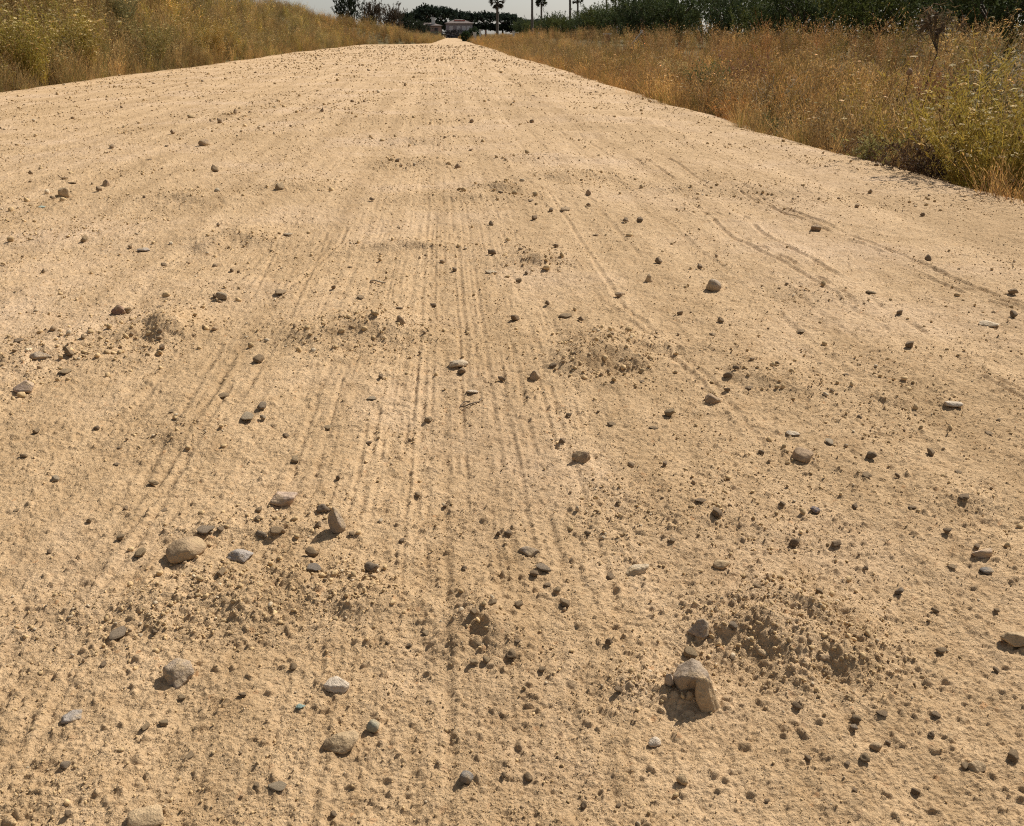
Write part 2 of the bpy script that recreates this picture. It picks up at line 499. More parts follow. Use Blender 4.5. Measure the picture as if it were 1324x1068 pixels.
# ------------------------------------------------------------------ loose gravel on the road (uncountable crumbs)
def gravel():
    acc_v, acc_f, acc_c = [], [], []
    off = 0
    for sub, cnt, lo, hi, seed in ((1, 260000, 0.42, 1.1, 3), (1, 100000, 0.80, 2.3, 1), (2, 15000, 1.9, 4.2, 2)):
        g = np.random.default_rng(100 + seed)
        t = g.random(cnt)
        y = 1.0 / (1 / (0.45 + c0) * (1 - t) + 1 / (75.0 + c0) * t) - c0
        hw = (y * cp + CAM_H * spn) * (PW / 2 / F) * 1.03 + 0.45
        l = np.maximum(XL(y) + 0.1, y * math.tan(YAW) - hw); r_ = np.minimum(XR(y) - 0.05, y * math.tan(YAW) + hw)
        x = l + (r_ - l) * g.random(cnt)
        ro = rough(x, y)
        patch = 0.5 + 0.5 * vn(x * 1.9, y * 1.3, 71) + 0.35 * vn(x * 0.6, y * 0.35, 72)
        patch = np.clip(patch + 0.5 * vn(x * 7, y * 5, 73), 0, 1.2)
        b0, b1, b2 = {3: (.10, .34, .6), 1: (.008, .13, .68), 2: (.003, .025, .75)}[seed]
        keep = g.random(cnt) < np.clip((b0 + b1 * patch ** 2.2 + b2 * np.clip(ro - .1, 0, 1.2)) * (np.clip(y / 2.2, 1, 2.2) if seed == 3 else np.clip(16 / y, 0.22, 1)), 0, 1)
        x, y = x[keep], y[keep]
        m = len(x)
        px = (y * cp + CAM_H * spn) / F
        rad = px * lo * (1 - g.random(m)) ** (-1 / 2.4)
        rad = np.minimum(rad, np.minimum(px * hi, 0.030 + 0.0006 * y))
        z = HF(x, y)
        T = [rock(900 + 31 * seed + i, sub, 7, 14, 0.16, 0.55) for i in range(10)]
        which = g.integers(0, 10, m)
        yaw = g.random(m) * 6.283
        tone = g.random(m)
        base = np.where((tone < 0.80)[:, None], np.array([0.54, 0.38, 0.20]), np.where((tone < 0.93)[:, None], np.array([0.33, 0.23, 0.135]), np.array([0.56, 0.44, 0.29])))
        base = base * g.uniform(0.75, 1.2, (m, 1))
        sc = rad[:, None] * g.uniform(0.75, 1.25, (m, 3)) * np.array([1, 1, 0.82])
        for k in range(10):
            s = which == k
            P, f = T[k]
            mm = s.sum()
            Q = P[None] * sc[s][:, None, :]
            ca, sa = np.cos(yaw[s])[:, None], np.sin(yaw[s])[:, None]
            X = Q[..., 0] * ca - Q[..., 1] * sa + x[s][:, None]
            Y = Q[..., 0] * sa + Q[..., 1] * ca + y[s][:, None]
            Z = Q[..., 2] + (z[s] + 0.45 * sc[s][:, 2])[:, None]
            acc_v.append(np.stack([X, Y, Z], 2).reshape(-1, 3))
            acc_f.append((f[None] + (np.arange(mm) * len(P))[:, None, None]).reshape(-1, 3) + off)
            acc_c.append(np.repeat(base[s], len(P), 0))
            off += mm * len(P)
    me = mesh_np("gravel", np.concatenate(acc_v), np.concatenate(acc_f), CLOD, True, np.concatenate(acc_c))
    tag(link("gravel", me), "loose soil crumbs and fine gravel strewn over the road", "gravel", None, "stuff")


gravel()

# ------------------------------------------------------------------ stones one by one
COL = {
    "brown": (0.45, 0.315, 0.185), "dark": (0.36, 0.25, 0.155), "tan": (0.50, 0.36, 0.21), "grey": (0.40, 0.31, 0.225), "pink": (0.48, 0.35, 0.255),
    "pale": (0.60, 0.475, 0.325), "white": (0.62, 0.51, 0.385), "slate": (0.22, 0.195, 0.17), "bluegrey": (0.36, 0.31, 0.265), "teal": (0.28, 0.36, 0.31),
    "navy": (0.11, 0.105, 0.14), "red": (0.30, 0.18, 0.13), "green": (0.33, 0.315, 0.235),
}
WORD = {"brown": "brown", "dark": "dark brown", "tan": "tan", "grey": "grey", "pink": "pinkish", "pale": "pale", "white": "whitish", "slate": "slate grey", "bluegrey": "bluish grey",
        "teal": "teal", "navy": "dark blue", "red": "reddish", "green": "greenish"}
# px, py (centre), width px, height/width on the picture, kind, colour, label, short reference
BIG = [
    (237, 712, 48, .68, "round", "brown", "biggest rounded brown stone, sitting beside a jagged grey slab", "biggest rounded brown stone"),
    (312, 719, 38, .52, "slab", "bluegrey", "jagged bluish grey slab with a pointed top beside the biggest rounded stone", "jagged bluish slab"),
    (367, 646, 36, .50, "block", "pink", "pale flat-topped block of pinkish stone beyond the jagged slab", "flat-topped pinkish block"),
    (434, 676, 25, 1.25, "tall", "grey", "upright grey stone standing on end above its dark shadow", "upright grey stone"),
    (230, 872, 45, .80, "split", "grey", "cracked grey brown stone with a deep cleft down its face", "cracked stone with the cleft"),
    (441, 962, 44, .58, "block", "tan", "oblong tan stone with squared ends like a broken brick", "oblong brick-like stone"),
    (893, 876, 50, .86, "block", "grey", "large grey block half sunk in a dusty hollow, a slab leaning on it", "large half-sunk block"),
    (915, 900, 30, 1.42, "lean", "tan", "rounded upright slab leaning on the large half sunk block", "leaning slab"),
    (892, 901, 13, 1.0, "round", "brown", "small round pebble tucked between the half sunk block and its leaning slab", None),
    (867, 882, 15, 1.15, "block", "grey", "small grey stone wedged against the far side of the half sunk block", None),
    (908, 812, 32, .85, "pyr", "grey", "ribbed grey stone shaped like a pyramid", "ribbed pyramid stone"),
    (1320, 829, 40, .62, "block", "tan", "tan block cut by the frame edge with a long dark shadow", "tan block at the edge"),
    (626, 811, 27, 1.1, "pyr", "grey", "pointed grey brown stone crowning a small heap of rubble", "pointed stone on the rubble heap"),
    (30, 502, 36, .50, "pyr", "pink", "wide pinkish grey wedge of stone near the grassy bank side", "wide pinkish wedge"),
    (153, 401, 22, .72, "block", "red", "reddish brown stone with a squared face on a rough ridge", "reddish squared stone"),
    (52, 461, 25, .62, "block", "grey", "angular grey brown stone among rubble near the pinkish wedge", "angular rubble stone"),
    (1039, 590, 27, .62, "round", "dark", "dark brown oval stone tilted over its own shadow", "tilted dark oval stone"),
    (753, 592, 24, .60, "lean", "dark", "dark brown chunk with a slanted top in the middle of the road", "slanted dark chunk"),
    (922, 516, 22, .68, "block", "dark", "squarish dark brown clod below a trio of smaller dark clods", "squarish dark clod"),
    (691, 486, 18, .75, "pyr", "dark", "dark peaked stone in the smooth middle of the road", "dark peaked stone"),
    (592, 471, 24, .48, "slab", "pale", "pale slab with a shaded side, a dark clod tucked before it", "pale shaded slab"),
    (611, 505, 17, .60, "flat", "white", "thin white flake above the curled dry twig", "white flake by the twig"),
    (925, 370, 20, .75, "round", "grey", "smooth grey cobble with a dark shadow on the clean far stretch", "smooth grey cobble"),
    (840, 360, 13, .9, "pyr", "brown", "small brown stone shaped like a tent, grey cobble behind it", "tent-shaped stone"),
    (803, 380, 19, .45, "slab", "dark", "low dark slab before the small tent shaped stone", "low dark slab"),
    (1274, 716, 28, .62, "block", "pink", "pinkish grey lump with a notched top, a slate sliver before it", "notched pinkish lump"),
    (1278, 739, 21, .28, "flat", "slate", "thin slate sliver lying before the notched pinkish lump", None),
    (1284, 420, 27, .32, "flat", "pale", "large pale flat stone near the weedy verge", "large pale flat stone"),
    (1234, 522, 23, .40, "flat", "white", "white flake bedded in the far wheel ruts", "white flake in the ruts"),
    (1027, 560, 19, .35, "flat", "white", "long white flake beyond the tilted dark oval stone", "long white flake"),
    (1056, 659, 15, .62, "round", "navy", "only dark blue pebble on the road", "dark blue pebble"),
    (1069, 850, 23, .62, "block", "dark", "dark lump lodged on the crest of the churned heap", "dark lump on the heap"),
    (989, 845, 17, .65, "round", "tan", "tan cobble with a deep shadow hole beside it on the churned heap", "tan cobble by the hole"),
    (603, 1006, 20, .85, "round", "slate", "single rounded slate grey pebble in the smooth foreground dust", "rounded slate pebble"),
    (482, 940, 18, .85, "round", "green", "greenish grey pebble at the end of the brick like stone", "greenish pebble"),
    (434, 889, 33, .42, "slab", "white", "whitish pink slab between the brick like stone and the rubble heap", "whitish pink slab"),
    (90, 929, 25, .42, "flat", "bluegrey", "flat bluish grey chip pressed into the dust", "flat bluish chip"),
    (387, 914, 15, .55, "flat", "teal", "small teal chip near the whitish pink slab", "teal chip"),
    (52, 267, 12, .45, "flat", "teal", "tiny teal scrap far out towards the grassy bank", "tiny far teal scrap"),
    (184, 321, 17, .55, "flat", "bluegrey", "bluish grey flat stone far out on the bank side", "bluish far stone"),
    (82, 250, 14, .95, "block", "tan", "tan upright chunk far out towards the grassy bank", "tan far chunk"),
    (135, 237, 14, .75, "pyr", "dark", "dark peaked clod far out, near the tan upright chunk", "dark far peaked clod"),
    (263, 185, 15, .60, "round", "dark", "dark rounded clod alone far up the bank side", "lone far dark clod"),
    (517, 413, 15, .85, "block", "dark", "dark upright clod behind the long rough ridge", "dark clod at the ridge"),
    (185, 1062, 42, .42, "round", "tan", "broad pale stone half buried at the very bottom of the view", "broad pale stone"),
    (1134, 966, 17, .75, "round", "brown", "egg shaped brown stone beyond a lighter one of equal size", "egg-shaped brown stone"),
    (1264, 992, 23, .70, "block", "tan", "tan lumpy stone low in the corner by the churned ground", "tan lumpy corner stone"),
    (825, 737, 29, .50, "slab", "pale", "pale flattish stone in the stony patch beyond the churned heap", "pale flattish stone"),
    (935, 731, 22, .50, "slab", "tan", "tan flattish stone on the rim of the churned heap", "tan rim stone"),
    (686, 713, 27, .55, "slab", "grey", "greyish stone sunk level with the dust, mid road", "sunken greyish stone"),
    (884, 1008, 20, .75, "block", "tan", "tan cube like stone alone in the near dust", "tan cube-like stone"),
    (1056, 295, 15, .60, "block", "dark", "dark pair like clod on the far bright stretch by the verge", "far verge clod"),
    (592, 215, 9, .9, "pyr", "dark", "small dark peak far along the centre line", "far centre peak"),
    (761, 249, 9, 1.0, "pyr", "dark", "small dark upright clod far along by the wheel lines", "far upright clod"),
    (636, 351, 18, .42, "flat", "pale", "pale flat stone before the far rough hump", "pale stone at the hump"),
    (847, 961, 18, .75, "round", "white", "whitish pebble sunk in the near dust", "sunken whitish pebble"),
]
# px, py, width, colour, kind
SMALL = """164 402 12 tan r;68 256 7 brown r;82 230 10 brown f;93 236 9 brown f;39 224 8 brown p;127 245 9 dark r;187 257 10 dark p;144 190 8 dark r;137 197 7 dark f;109 309 12 tan p
223 171 8 dark r;215 188 8 dark f;284 157 9 dark r;304 145 8 dark p;417 143 8 dark p;277 219 12 brown p;362 243 14 tan r;193 206 7 dark f;168 319 7 brown r;212 343 9 dark r;56 351 9 brown p;300 350 7 dark r
282 291 8 dark p;286 384 16 pale r;278 383 8 dark r;362 378 20 brown f;372 303 12 pale f;23 440 15 dark f;107 436 11 brown p;85 452 12 brown p;209 449 10 dark r;205 396 8 dark f;87 456 18 brown p;60 457 9 grey r;83 480 18 tan f
334 465 15 brown r;290 511 17 brown f;338 526 15 grey r;319 540 24 pale f;340 540 10 pale r;46 558 11 brown r;125 554 9 dark r;154 579 8 dark f;71 620 12 pale r;197 625 13 tan r;369 564 10 dark r;423 552 13 tan f;381 595 13 tan r
437 618 10 dark p;222 532 12 brown f;411 680 15 dark p;417 659 17 grey b;338 692 15 grey r;357 687 18 brown b;262 687 26 grey f;285 684 14 dark f;335 660 10 brown r;332 671 11 brown r;285 741 15 brown r;404 715 18 brown b;404 735 22 bluegrey f
180 716 17 tan r;155 696 13 brown r;115 674 10 brown p;162 658 9 dark r;212 660 10 dark f;63 714 9 dark p;517 398 12 dark f;665 412 14 dark r;731 408 16 brown f;751 413 10 dark p;770 426 12 brown f;596 481 13 dark b;715 473 11 dark r
648 490 11 dark r;683 515 8 dark r;480 515 13 pale f;554 543 12 tan r;492 487 8 dark r;477 573 8 dark r;866 535 16 tan r;791 548 12 brown f;736 537 8 dark r;846 553 13 brown f;727 571 12 dark p;691 742 14 dark r;703 736 20 grey f;790 745 12 dark f
480 735 19 grey r;658 690 12 dark r;645 690 10 dark p;830 493 9 dark f;811 469 9 dark r;943 486 14 dark r;952 476 9 dark r;969 501 12 dark f;941 504 8 dark r;1127 590 14 dark b;1205 585 12 brown r;1112 540 9 dark r;1095 484 8 dark f
907 647 15 dark f;929 664 18 dark r;1122 614 17 brown f;1161 615 8 dark r;1028 702 17 dark b;1082 704 15 dark r;1264 707 9 dark r;1234 734 14 brown f;1249 642 18 dark f;1226 687 11 dark r;1181 656 11 dark f;1106 655 10 dark r;1012 652 9 dark r
1164 766 15 grey b;949 809 14 grey r;1074 572 17 pale f;932 414 10 brown p;922 432 11 brown f;1201 334 11 dark p;1177 446 13 dark r;1311 378 13 brown r;1312 407 12 dark r;1194 278 7 dark r;1126 248 8 brown r;1036 428 14 brown f;1164 404 9 dark r
1129 378 18 tan f;514 208 7 dark r;594 254 9 dark p;648 251 11 dark b;686 259 11 dark f;704 203 8 dark r;761 265 7 dark r;713 272 8 dark r;731 270 16 brown f;691 282 9 dark r;635 289 8 brown p;827 285 10 dark r;809 285 9 dark r;770 304 8 dark f
852 338 12 dark r;636 327 11 dark r;719 318 7 dark r;588 349 8 dark r;481 258 7 dark r;609 193 8 dark f;610 157 7 dark r;681 353 7 dark r;671 363 9 brown r;708 392 9 dark p;738 174 7 dark f;379 862 14 brown p;133 859 10 dark f;199 818 9 dark r
245 978 13 brown f;314 899 10 dark r;431 1054 10 dark r;332 1016 10 brown f;150 821 22 grey f;187 941 13 tan r;211 936 13 tan r;234 903 10 tan r;84 990 13 grey r;358 1020 22 pale f;87 1053 11 dark r;636 780 16 brown p;612 791 13 brown b;621 834 15 brown r
637 826 15 dark r;668 828 13 dark f;661 847 17 brown r;591 833 11 brown r;529 835 8 dark r;501 832 8 dark p;551 819 13 tan f;612 857 13 tan r;629 854 13 tan r;608 820 12 brown r;671 782 12 brown r;732 781 16 brown r;788 830 11 dark p;701 867 12 brown r
721 763 12 tan r;708 756 10 dark f;684 1006 13 brown b;755 1042 13 dark p;800 1042 8 dark r;721 980 7 dark p;651 1002 9 brown r;801 893 14 dark b;990 825 13 dark f;1044 838 11 tan f;1107 931 14 brown b;1105 942 13 grey r;1119 981 16 tan r;1046 981 13 dark b
1184 1024 12 dark b;1248 991 12 brown r;1313 980 19 brown b;1219 843 14 brown r;1205 950 10 dark r;1142 923 15 dark f;1032 914 13 dark b;892 846 19 tan r;1106 1022 8 dark r;1289 867 10 dark r;992 1036 8 dark r;1097 987 8 dark f;1149 961 8 dark r;1211 924 14 dark f
453 345 9 brown f;431 372 8 dark r;466 384 12 brown f;560 395 8 dark r;905 345 9 dark r;880 405 9 brown r;1005 470 9 dark r;1060 470 8 brown f;1280 560 11 brown f;1240 610 10 brown f;985 585 9 dark r;860 600 8 dark r;540 640 9 brown r;575 655 8 dark r
150 600 8 dark f;30 590 9 brown r;20 660 9 brown f;480 790 10 dark r;455 690 9 brown r;520 700 9 dark r;600 735 8 dark r;760 690 9 brown r;800 650 8 brown r;870 700 9 brown r;980 760 12 brown r;1060 765 11 brown r;1120 735 9 dark r;1210 790 10 brown r;1290 790 9 brown r"""


def place_stone(name, px, py, w, hr, kind, colour, seed, sub, me=None):
    """the stone is set on the road where its foot meets the dust; its size is in metres"""
    foot = py + 0.36 * w * hr
    p = at(px, foot)
    for _ in range(2):
        m = mpp(p); aa = np.arange(12) / 12 * 6.283; rr = np.where(np.arange(12) % 2, .5, .25) * w * m
        zs = HF(p[0] + rr * np.cos(aa), p[1] + .3 * w * m + rr * np.sin(aa) * .8)
        z = float(.6 * zs.mean() + .4 * zs.max()); p = at(px, foot, z)
    m = mpp(p)
    pitch = math.asin(min(0.95, CAM_H / np.linalg.norm(p - cam_pos)))
    W_ = w * m * (1.1 if w > 20 else 1.0)
    vis = w * hr * m                                    # apparent height
    depth = W_ * {"flat": .75, "slab": .7, "block": .75, "tall": .7, "lean": .62, "pyr": .8, "round": .85, "split": .85}[kind]
    hgt = max(0.34 * W_, 1.12 * (vis - depth * 0.55 * math.sin(pitch)) / math.cos(pitch))
    if kind == "flat": hgt = 0.24 * W_
    if kind == "slab": hgt = max(hgt, .34 * W_)
    if kind in ("lean", "tall"): hgt = max(hgt, vis / math.cos(pitch) * 1.12)
    g = np.random.default_rng(seed)
    if me is None:
        pl, pw, fl = {"round": (14, 9, .85), "block": (6, 26, .62), "slab": (7, 22, .6), "flat": (7, 14, .65), "tall": (8, 14, .80), "lean": (7, 24, .74), "pyr": (6, 24, .6), "split": (8, 16, .68)}[kind]
        P, f = rock(seed, sub, pl, pw, 0.10 if kind != "round" else 0.06, fl)
        P = P.copy()
        if kind == "pyr":
            k = 1 - 0.50 * np.clip((P[:, 2] + 0.5) / 1.5, 0, 1)
            P[:, 0] = P[:, 0] * k + 0.12 * np.clip(P[:, 2], 0, 1); P[:, 1] *= k
        if kind == "split":
            s = P[:, 0] + 0.12 + 0.18 * P[:, 2]
            P *= (1 - 0.26 * np.exp(-(s / 0.085) ** 2) * (P[:, 1] < 0.3))[:, None]
        if kind in ("slab",):
            P[:, 2] += 0.30 * P[:, 0] * np.clip(P[:, 2] + 0.3, 0, 1)
        a = g.uniform(-0.35, 0.35)
        P = P * np.array([0.5 * W_, 0.5 * depth, 0.5 * hgt * 1.12])
        if kind == "lean":
            t = 0.16; y_, z_ = P[:, 1].copy(), P[:, 2].copy()
            P[:, 1] = y_ * math.cos(t) + z_ * math.sin(t) * 0.9; P[:, 2] = -y_ * math.sin(t) + z_ * math.cos(t)
            x_, z_ = P[:, 0].copy(), P[:, 2].copy(); t = -0.12
            P[:, 0] = x_ * math.cos(t) + z_ * math.sin(t); P[:, 2] = -x_ * math.sin(t) + z_ * math.cos(t)
        x_, y_ = P[:, 0].copy(), P[:, 1].copy()
        P[:, 0] = x_ * math.cos(a) - y_ * math.sin(a); P[:, 1] = x_ * math.sin(a) + y_ * math.cos(a)
        P[:, 2] -= P[:, 2].min() * 1.0
        me = mesh_np(name, P, f, STONE, True)
        o = link(name, me)
        o["_h"] = 0
        del o["_h"]
    else:
        o = link(name, me)
        o.scale = (0.5 * W_, 0.5 * depth, 0.5 * hgt * 1.12)
        o.rotation_euler = (0, 0, float(g.uniform(0, 6.28)))
    sink = {"flat": .22, "slab": .14, "lean": .26, "tall": .06}.get(kind, .17) * hgt
    o.location = (float(p[0]), float(p[1] + 0.30 * depth), z - sink * (1 if me.users == 1 else 1))
    b = np.array(COL[colour]) * g.uniform(0.88, 1.12)
    o.color = (*[float(min(1, q)) for q in b], 1)
    return o


marks = []
for i, (px, py, w, hr, kind, colour, label, ref) in enumerate(BIG):
    o = place_stone("stone" if w >= 17 else "pebble", px, py, w, hr, kind, colour, {6: 3411, 7: 3527}.get(i, 3000 + 17 * i), 4 if w > 22 else 3)
    tag(o, label, "stone" if w >= 17 else "pebble", "stones lying on the dirt road")
    if ref: marks.append((px, py, ref))

# a few shapes shared by the small pebbles
SHARE = {}
for k, fl, pl, pw in (("r", .62, 9, 16), ("f", .58, 8, 16), ("p", .6, 7, 18), ("b", .58, 6, 22)):
    SHARE[k] = []
    for j in range(6):
        P, f = rock(5000 + 13 * j + ord(k), 3, pl, pw, 0.13, fl)
        P = P.copy()
        if k == "p":
            q = 1 - 0.45 * np.clip((P[:, 2] + 0.5) / 1.5, 0, 1); P[:, 0] *= q; P[:, 1] *= q
        P[:, 2] += 1
        SHARE[k].append(mesh_np("pebble", P, f, STONE, True))
rows = []
for n_, it in enumerate(x for line in SMALL.split("\n") for x in line.split(";")):
    px, py, w, colour, k = it.split()
    rows.append((float(px), float(py), float(w), colour, k))
occupied = [(b[0], b[1], b[2]) for b in BIG]
keyed = {}
for i, (px, py, w, colour, k) in enumerate(rows):
    kind = {"r": "round", "f": "flat", "p": "pyr", "b": "block"}[k]
    hr = {"r": .68, "f": .38, "p": .70, "b": .66}[k]
    o = place_stone("pebble", px, py, w * 1.04, hr, kind, colour, 7000 + 7 * i, 3, SHARE[k][i % 6])
    d, ref, dx, dy = min(((math.hypot(px - a, 1.6 * (py - b)), r, px - a, py - b) for a, b, r in marks))
    where = ("beyond" if dy < 0 else "in front of") if abs(dy) * 1.6 > abs(dx) else ("left of" if dx < 0 else "right of")
    shape = {"r": "rounded", "f": "flat", "p": "peaked", "b": "blocky"}[k]
    keyed.setdefault((WORD[colour], shape, where, ref), []).append((d, o, w))
ORD = ["first", "second", "third", "fourth", "fifth", "sixth", "seventh", "eighth"]
for (colour, shape, where, ref), lst in keyed.items():
    lst.sort(key=lambda t: t[0])
    for j, (d, o, w) in enumerate(lst):
        pre = "small" if len(lst) == 1 else ORD[j]
        tail = "" if len(lst) == 1 else ", counting outward"
        tag(o, f"{pre} {shape} {colour} pebble {where} the {ref}{tail}", "pebble", "pebbles lying on the dirt road")

# ------------------------------------------------------------------ plants: templates
class Acc:
    def __init__(s): s.v, s.f, s.c = [], [], []

    def quad(s, a, b, c, d, col):
        i = len(s.v); s.v += [a, b, c, d]; s.f.append((i, i + 1, i + 2, i + 3)); s.c += [col] * 4

    def ribbon(s, pts, w0, w1, col, side=None):
        n = len(pts)
        if side is None:
            a = random.random() * 6.283; side = np.array([math.cos(a), math.sin(a), 0])
        i = len(s.v)
        for k, p in enumerate(pts):
            w = w0 + (w1 - w0) * k / (n - 1)
            s.v += [p - side * w * .5, p + side * w * .5]; s.c += [col, col]
        for k in range(n - 1):
            s.f.append((i + 2 * k, i + 2 * k + 1, i + 2 * k + 3, i + 2 * k + 2))

    def leaf(s, p, d, ln, w, col):
        d = d / (np.linalg.norm(d) + 1e-9)
        q = np.cross(d, np.array([random.gauss(0, 1), random.gauss(0, 1), random.gauss(0, 1)])); q /= np.linalg.norm(q) + 1e-9
        m = p + d * ln * .5
        s.quad(p, m + q * w * .5, p + d * ln, m - q * w * .5, col)

    def arr(s):
        return np.array(s.v, dtype=float), np.array(s.f, dtype=int), np.array(s.c, dtype=float)


def jit(c, a=0.2):
    k = 1 + random.uniform(-a, a)
    return np.array([c[0] * k * (1 + random.uniform(-.08, .08)), c[1] * k, c[2] * k * (1 + random.uniform(-.1, .1))])


STRAW = (0.45, 0.30, 0.115); OLIVE = (0.21, 0.18, 0.05); RUST = (0.27, 0.13, 0.05); GREEN = (0.12, 0.14, 0.04); CREAM = (0.68, 0.54, 0.27); DUN = (0.30, 0.20, 0.09); YELLOW = (0.42, 0.31, 0.055)


def weed(seed, hgt=0.9, nst=8, spread=0.35, stem=STRAW, leaf=STRAW, head=None, nbr=6, nlf=4, lsize=0.03, sw=0.007, headp=0.4, hsize=0.035, droop=0.1):
    """a dry roadside weed: branching stems from one root, small leaves, flat flower heads on some tips. Returns stems, leaves, heads"""
    random.seed(seed)
    S, Lf, H = Acc(), Acc(), Acc()
    for i in range(nst):
        a = random.random() * 6.283; le = random.uniform(.2, 1) * spread
        dirv = np.array([math.cos(a) * le, math.sin(a) * le, 0])
        h = hgt * random.uniform(.65, 1.05)
        pts = []
        for k in range(6):
            t = k / 5
            pts.append(np.array([random.gauss(0, .008), random.gauss(0, .008), h * t * (1 - droop * t * random.random())]) + dirv * t ** 1.4 * h + dirv * 0.12)
        S.ribbon(pts, sw, sw * .4, jit(stem))
        for b in range(nbr):
            t = random.uniform(.22, 1.0); k = min(4, int(t * 5)); p = pts[k] + (pts[k + 1] - pts[k]) * (t * 5 - k)
            a2 = random.random() * 6.283
            d = np.array([math.cos(a2), math.sin(a2), random.uniform(.5, 1.6)]); d /= np.linalg.norm(d)
            bl = h * random.uniform(.10, .26)
            q = p + d * bl * .55 + np.array([0, 0, bl * .08]); e = p + d * bl + np.array([0, 0, bl * .3 - droop * bl])
            S.ribbon([p, q, e], sw * .55, sw * .25, jit(stem))
            for l in range(nlf):
                u_ = random.random(); c = p + (e - p) * u_
                Lf.leaf(c, d + np.array([random.gauss(0, .8), random.gauss(0, .8), random.gauss(.1, .6)]), lsize * random.uniform(.5, 1.3), lsize * random.uniform(.18, .45), jit(leaf, .3))
            if head is not None and random.random() < headp * (0.4 + t):
                r = hsize * random.uniform(.5, 1.2); nq = 3
                cc = jit(head, .15)
                tilt = np.array([random.gauss(0, .3), random.gauss(0, .3), 1])
                for m_ in range(nq):
                    a3 = m_ / nq * math.pi + random.random() * .5
                    x = np.array([math.cos(a3), math.sin(a3), 0]); x = x - tilt * np.dot(x, tilt) / np.dot(tilt, tilt)
                    y = np.cross(tilt / np.linalg.norm(tilt), x)
                    H.quad(e - x * r, e - y * r * .5 + tilt * r * .1, e + x * r, e + y * r * .5 + tilt * r * .1, cc)
    return S, Lf, H


def tuft(seed, hgt=0.6, n=34, spread=.5, col=STRAW, col2=OLIVE, w=0.008, ears=True):
    random.seed(seed)
    A = Acc()
    for i in range(n):
        a = random.random() * 6.283; le = random.random() ** .7 * spread
        d = np.array([math.cos(a) * le, math.sin(a) * le, 0]); h = hgt * random.uniform(.45, 1.1); b = d * .18
        c = jit(col if random.random() < .75 else col2, .3)
        pts = [b + d * h * t ** 1.9 + np.array([0, 0, h * (t - .25 * le * t * t)]) for t in (0, .35, .7, 1)]
        A.ribbon(pts, w, w * .25, c)
        if ears and random.random() < .5:
            for k in range(3):
                A.leaf(pts[-1] - (pts[-1] - pts[-2]) * .25 * k, (pts[-1] - pts[-2]) + np.array([random.gauss(0, .02), random.gauss(0, .02), 0]), .05, .010, jit(STRAW, .2))
    return A


def merge(*accs):
    vs, fs, cs, o = [], [], [], 0
    for a in accs:
        if not a.v: continue
        v, f, c = a.arr(); vs.append(v); fs.append(f + o); cs.append(c); o += len(v)
    return np.concatenate(vs), np.concatenate(fs), np.concatenate(cs)


class Field:
    def __init__(s): s.v, s.f, s.c, s.o = [], [], [], 0

    def scatter(s, T, x, y, z, sc, tint, g):
        v, f, c = T; n = len(x)
        if n == 0: return
        a = g.random(n) * 6.283; ca, sa = np.cos(a)[:, None], np.sin(a)[:, None]
        sx = sc[:, None] * g.uniform(.85, 1.15, (n, 1))
        lean = g.normal(0, .10, (n, 2))
        X = (v[None, :, 0] * ca - v[None, :, 1] * sa) * sx + lean[:, :1] * v[None, :, 2] + x[:, None]
        Y = (v[None, :, 0] * sa + v[None, :, 1] * ca) * sx + lean[:, 1:] * v[None, :, 2] + y[:, None]
        Z = v[None, :, 2] * sc[:, None] + z[:, None]
        s.v.append(np.stack([X, Y, Z], 2).reshape(-1, 3).astype(np.float32))
        s.f.append((f[None] + (np.arange(n) * len(v))[:, None, None]).reshape(-1, 4) + s.o)
        s.c.append((c[None] * tint[:, None, :]).reshape(-1, 3).astype(np.float32)); s.o += n * len(v)

    def build(s, name, mat):
        return link(name, mesh_np(name, np.concatenate(s.v), np.concatenate(s.f), mat, False, np.concatenate(s.c)))


TW = [merge(*weed(40 + i, hgt=.9, nst=9, stem=st, leaf=lf, head=hd, nbr=8, nlf=5, lsize=.034, headp=hp * 1.1, hsize=.030)) for i, (st, lf, hd, hp) in enumerate([
    (STRAW, STRAW, CREAM, .16), (DUN, STRAW, None, 0), ((.26, .2, .06), (.25, .19, .06), CREAM, .25), (YELLOW, YELLOW, CREAM, .4), (RUST, DUN, None, 0), ((.2, .16, .05), (.17, .15, .05), None, 0), (DUN, DUN, CREAM, .1)])]
TG = [merge(tuft(60 + i, .62, 36, .55, c1, c2)) for i, (c1, c2) in enumerate([(STRAW, DUN), (STRAW, OLIVE), (DUN, RUST), (OLIVE, STRAW)])]


def tints(x, y, g, n, side):
    """patches of straw, olive and rust along the verge"""
    p = vn(x * .22, y * .12, 81) * .6 + vn(x * .7, y * .45, 82) * .4
    t = np.ones((n, 3))
    t[:, 0] += 0.15 * p; t[:, 1] += 0.05 * p; t[:, 2] += -.05 * p
    if side > 0:
        t = t * np.array([1.05, .95, .88])
    if side < 0:
        k_ = sst(16, 40, y)[:, None]
        t = t * (1 - k_) + t * np.array([1.02, 1.0, .95]) * k_
    return t * g.uniform(.55, 1.35, (n, 1)) * (1 + .32 * vn(x * 1.1, y * .7, 84) + .18 * vn(x * 3.1, y * 2.1, 87))[:, None]


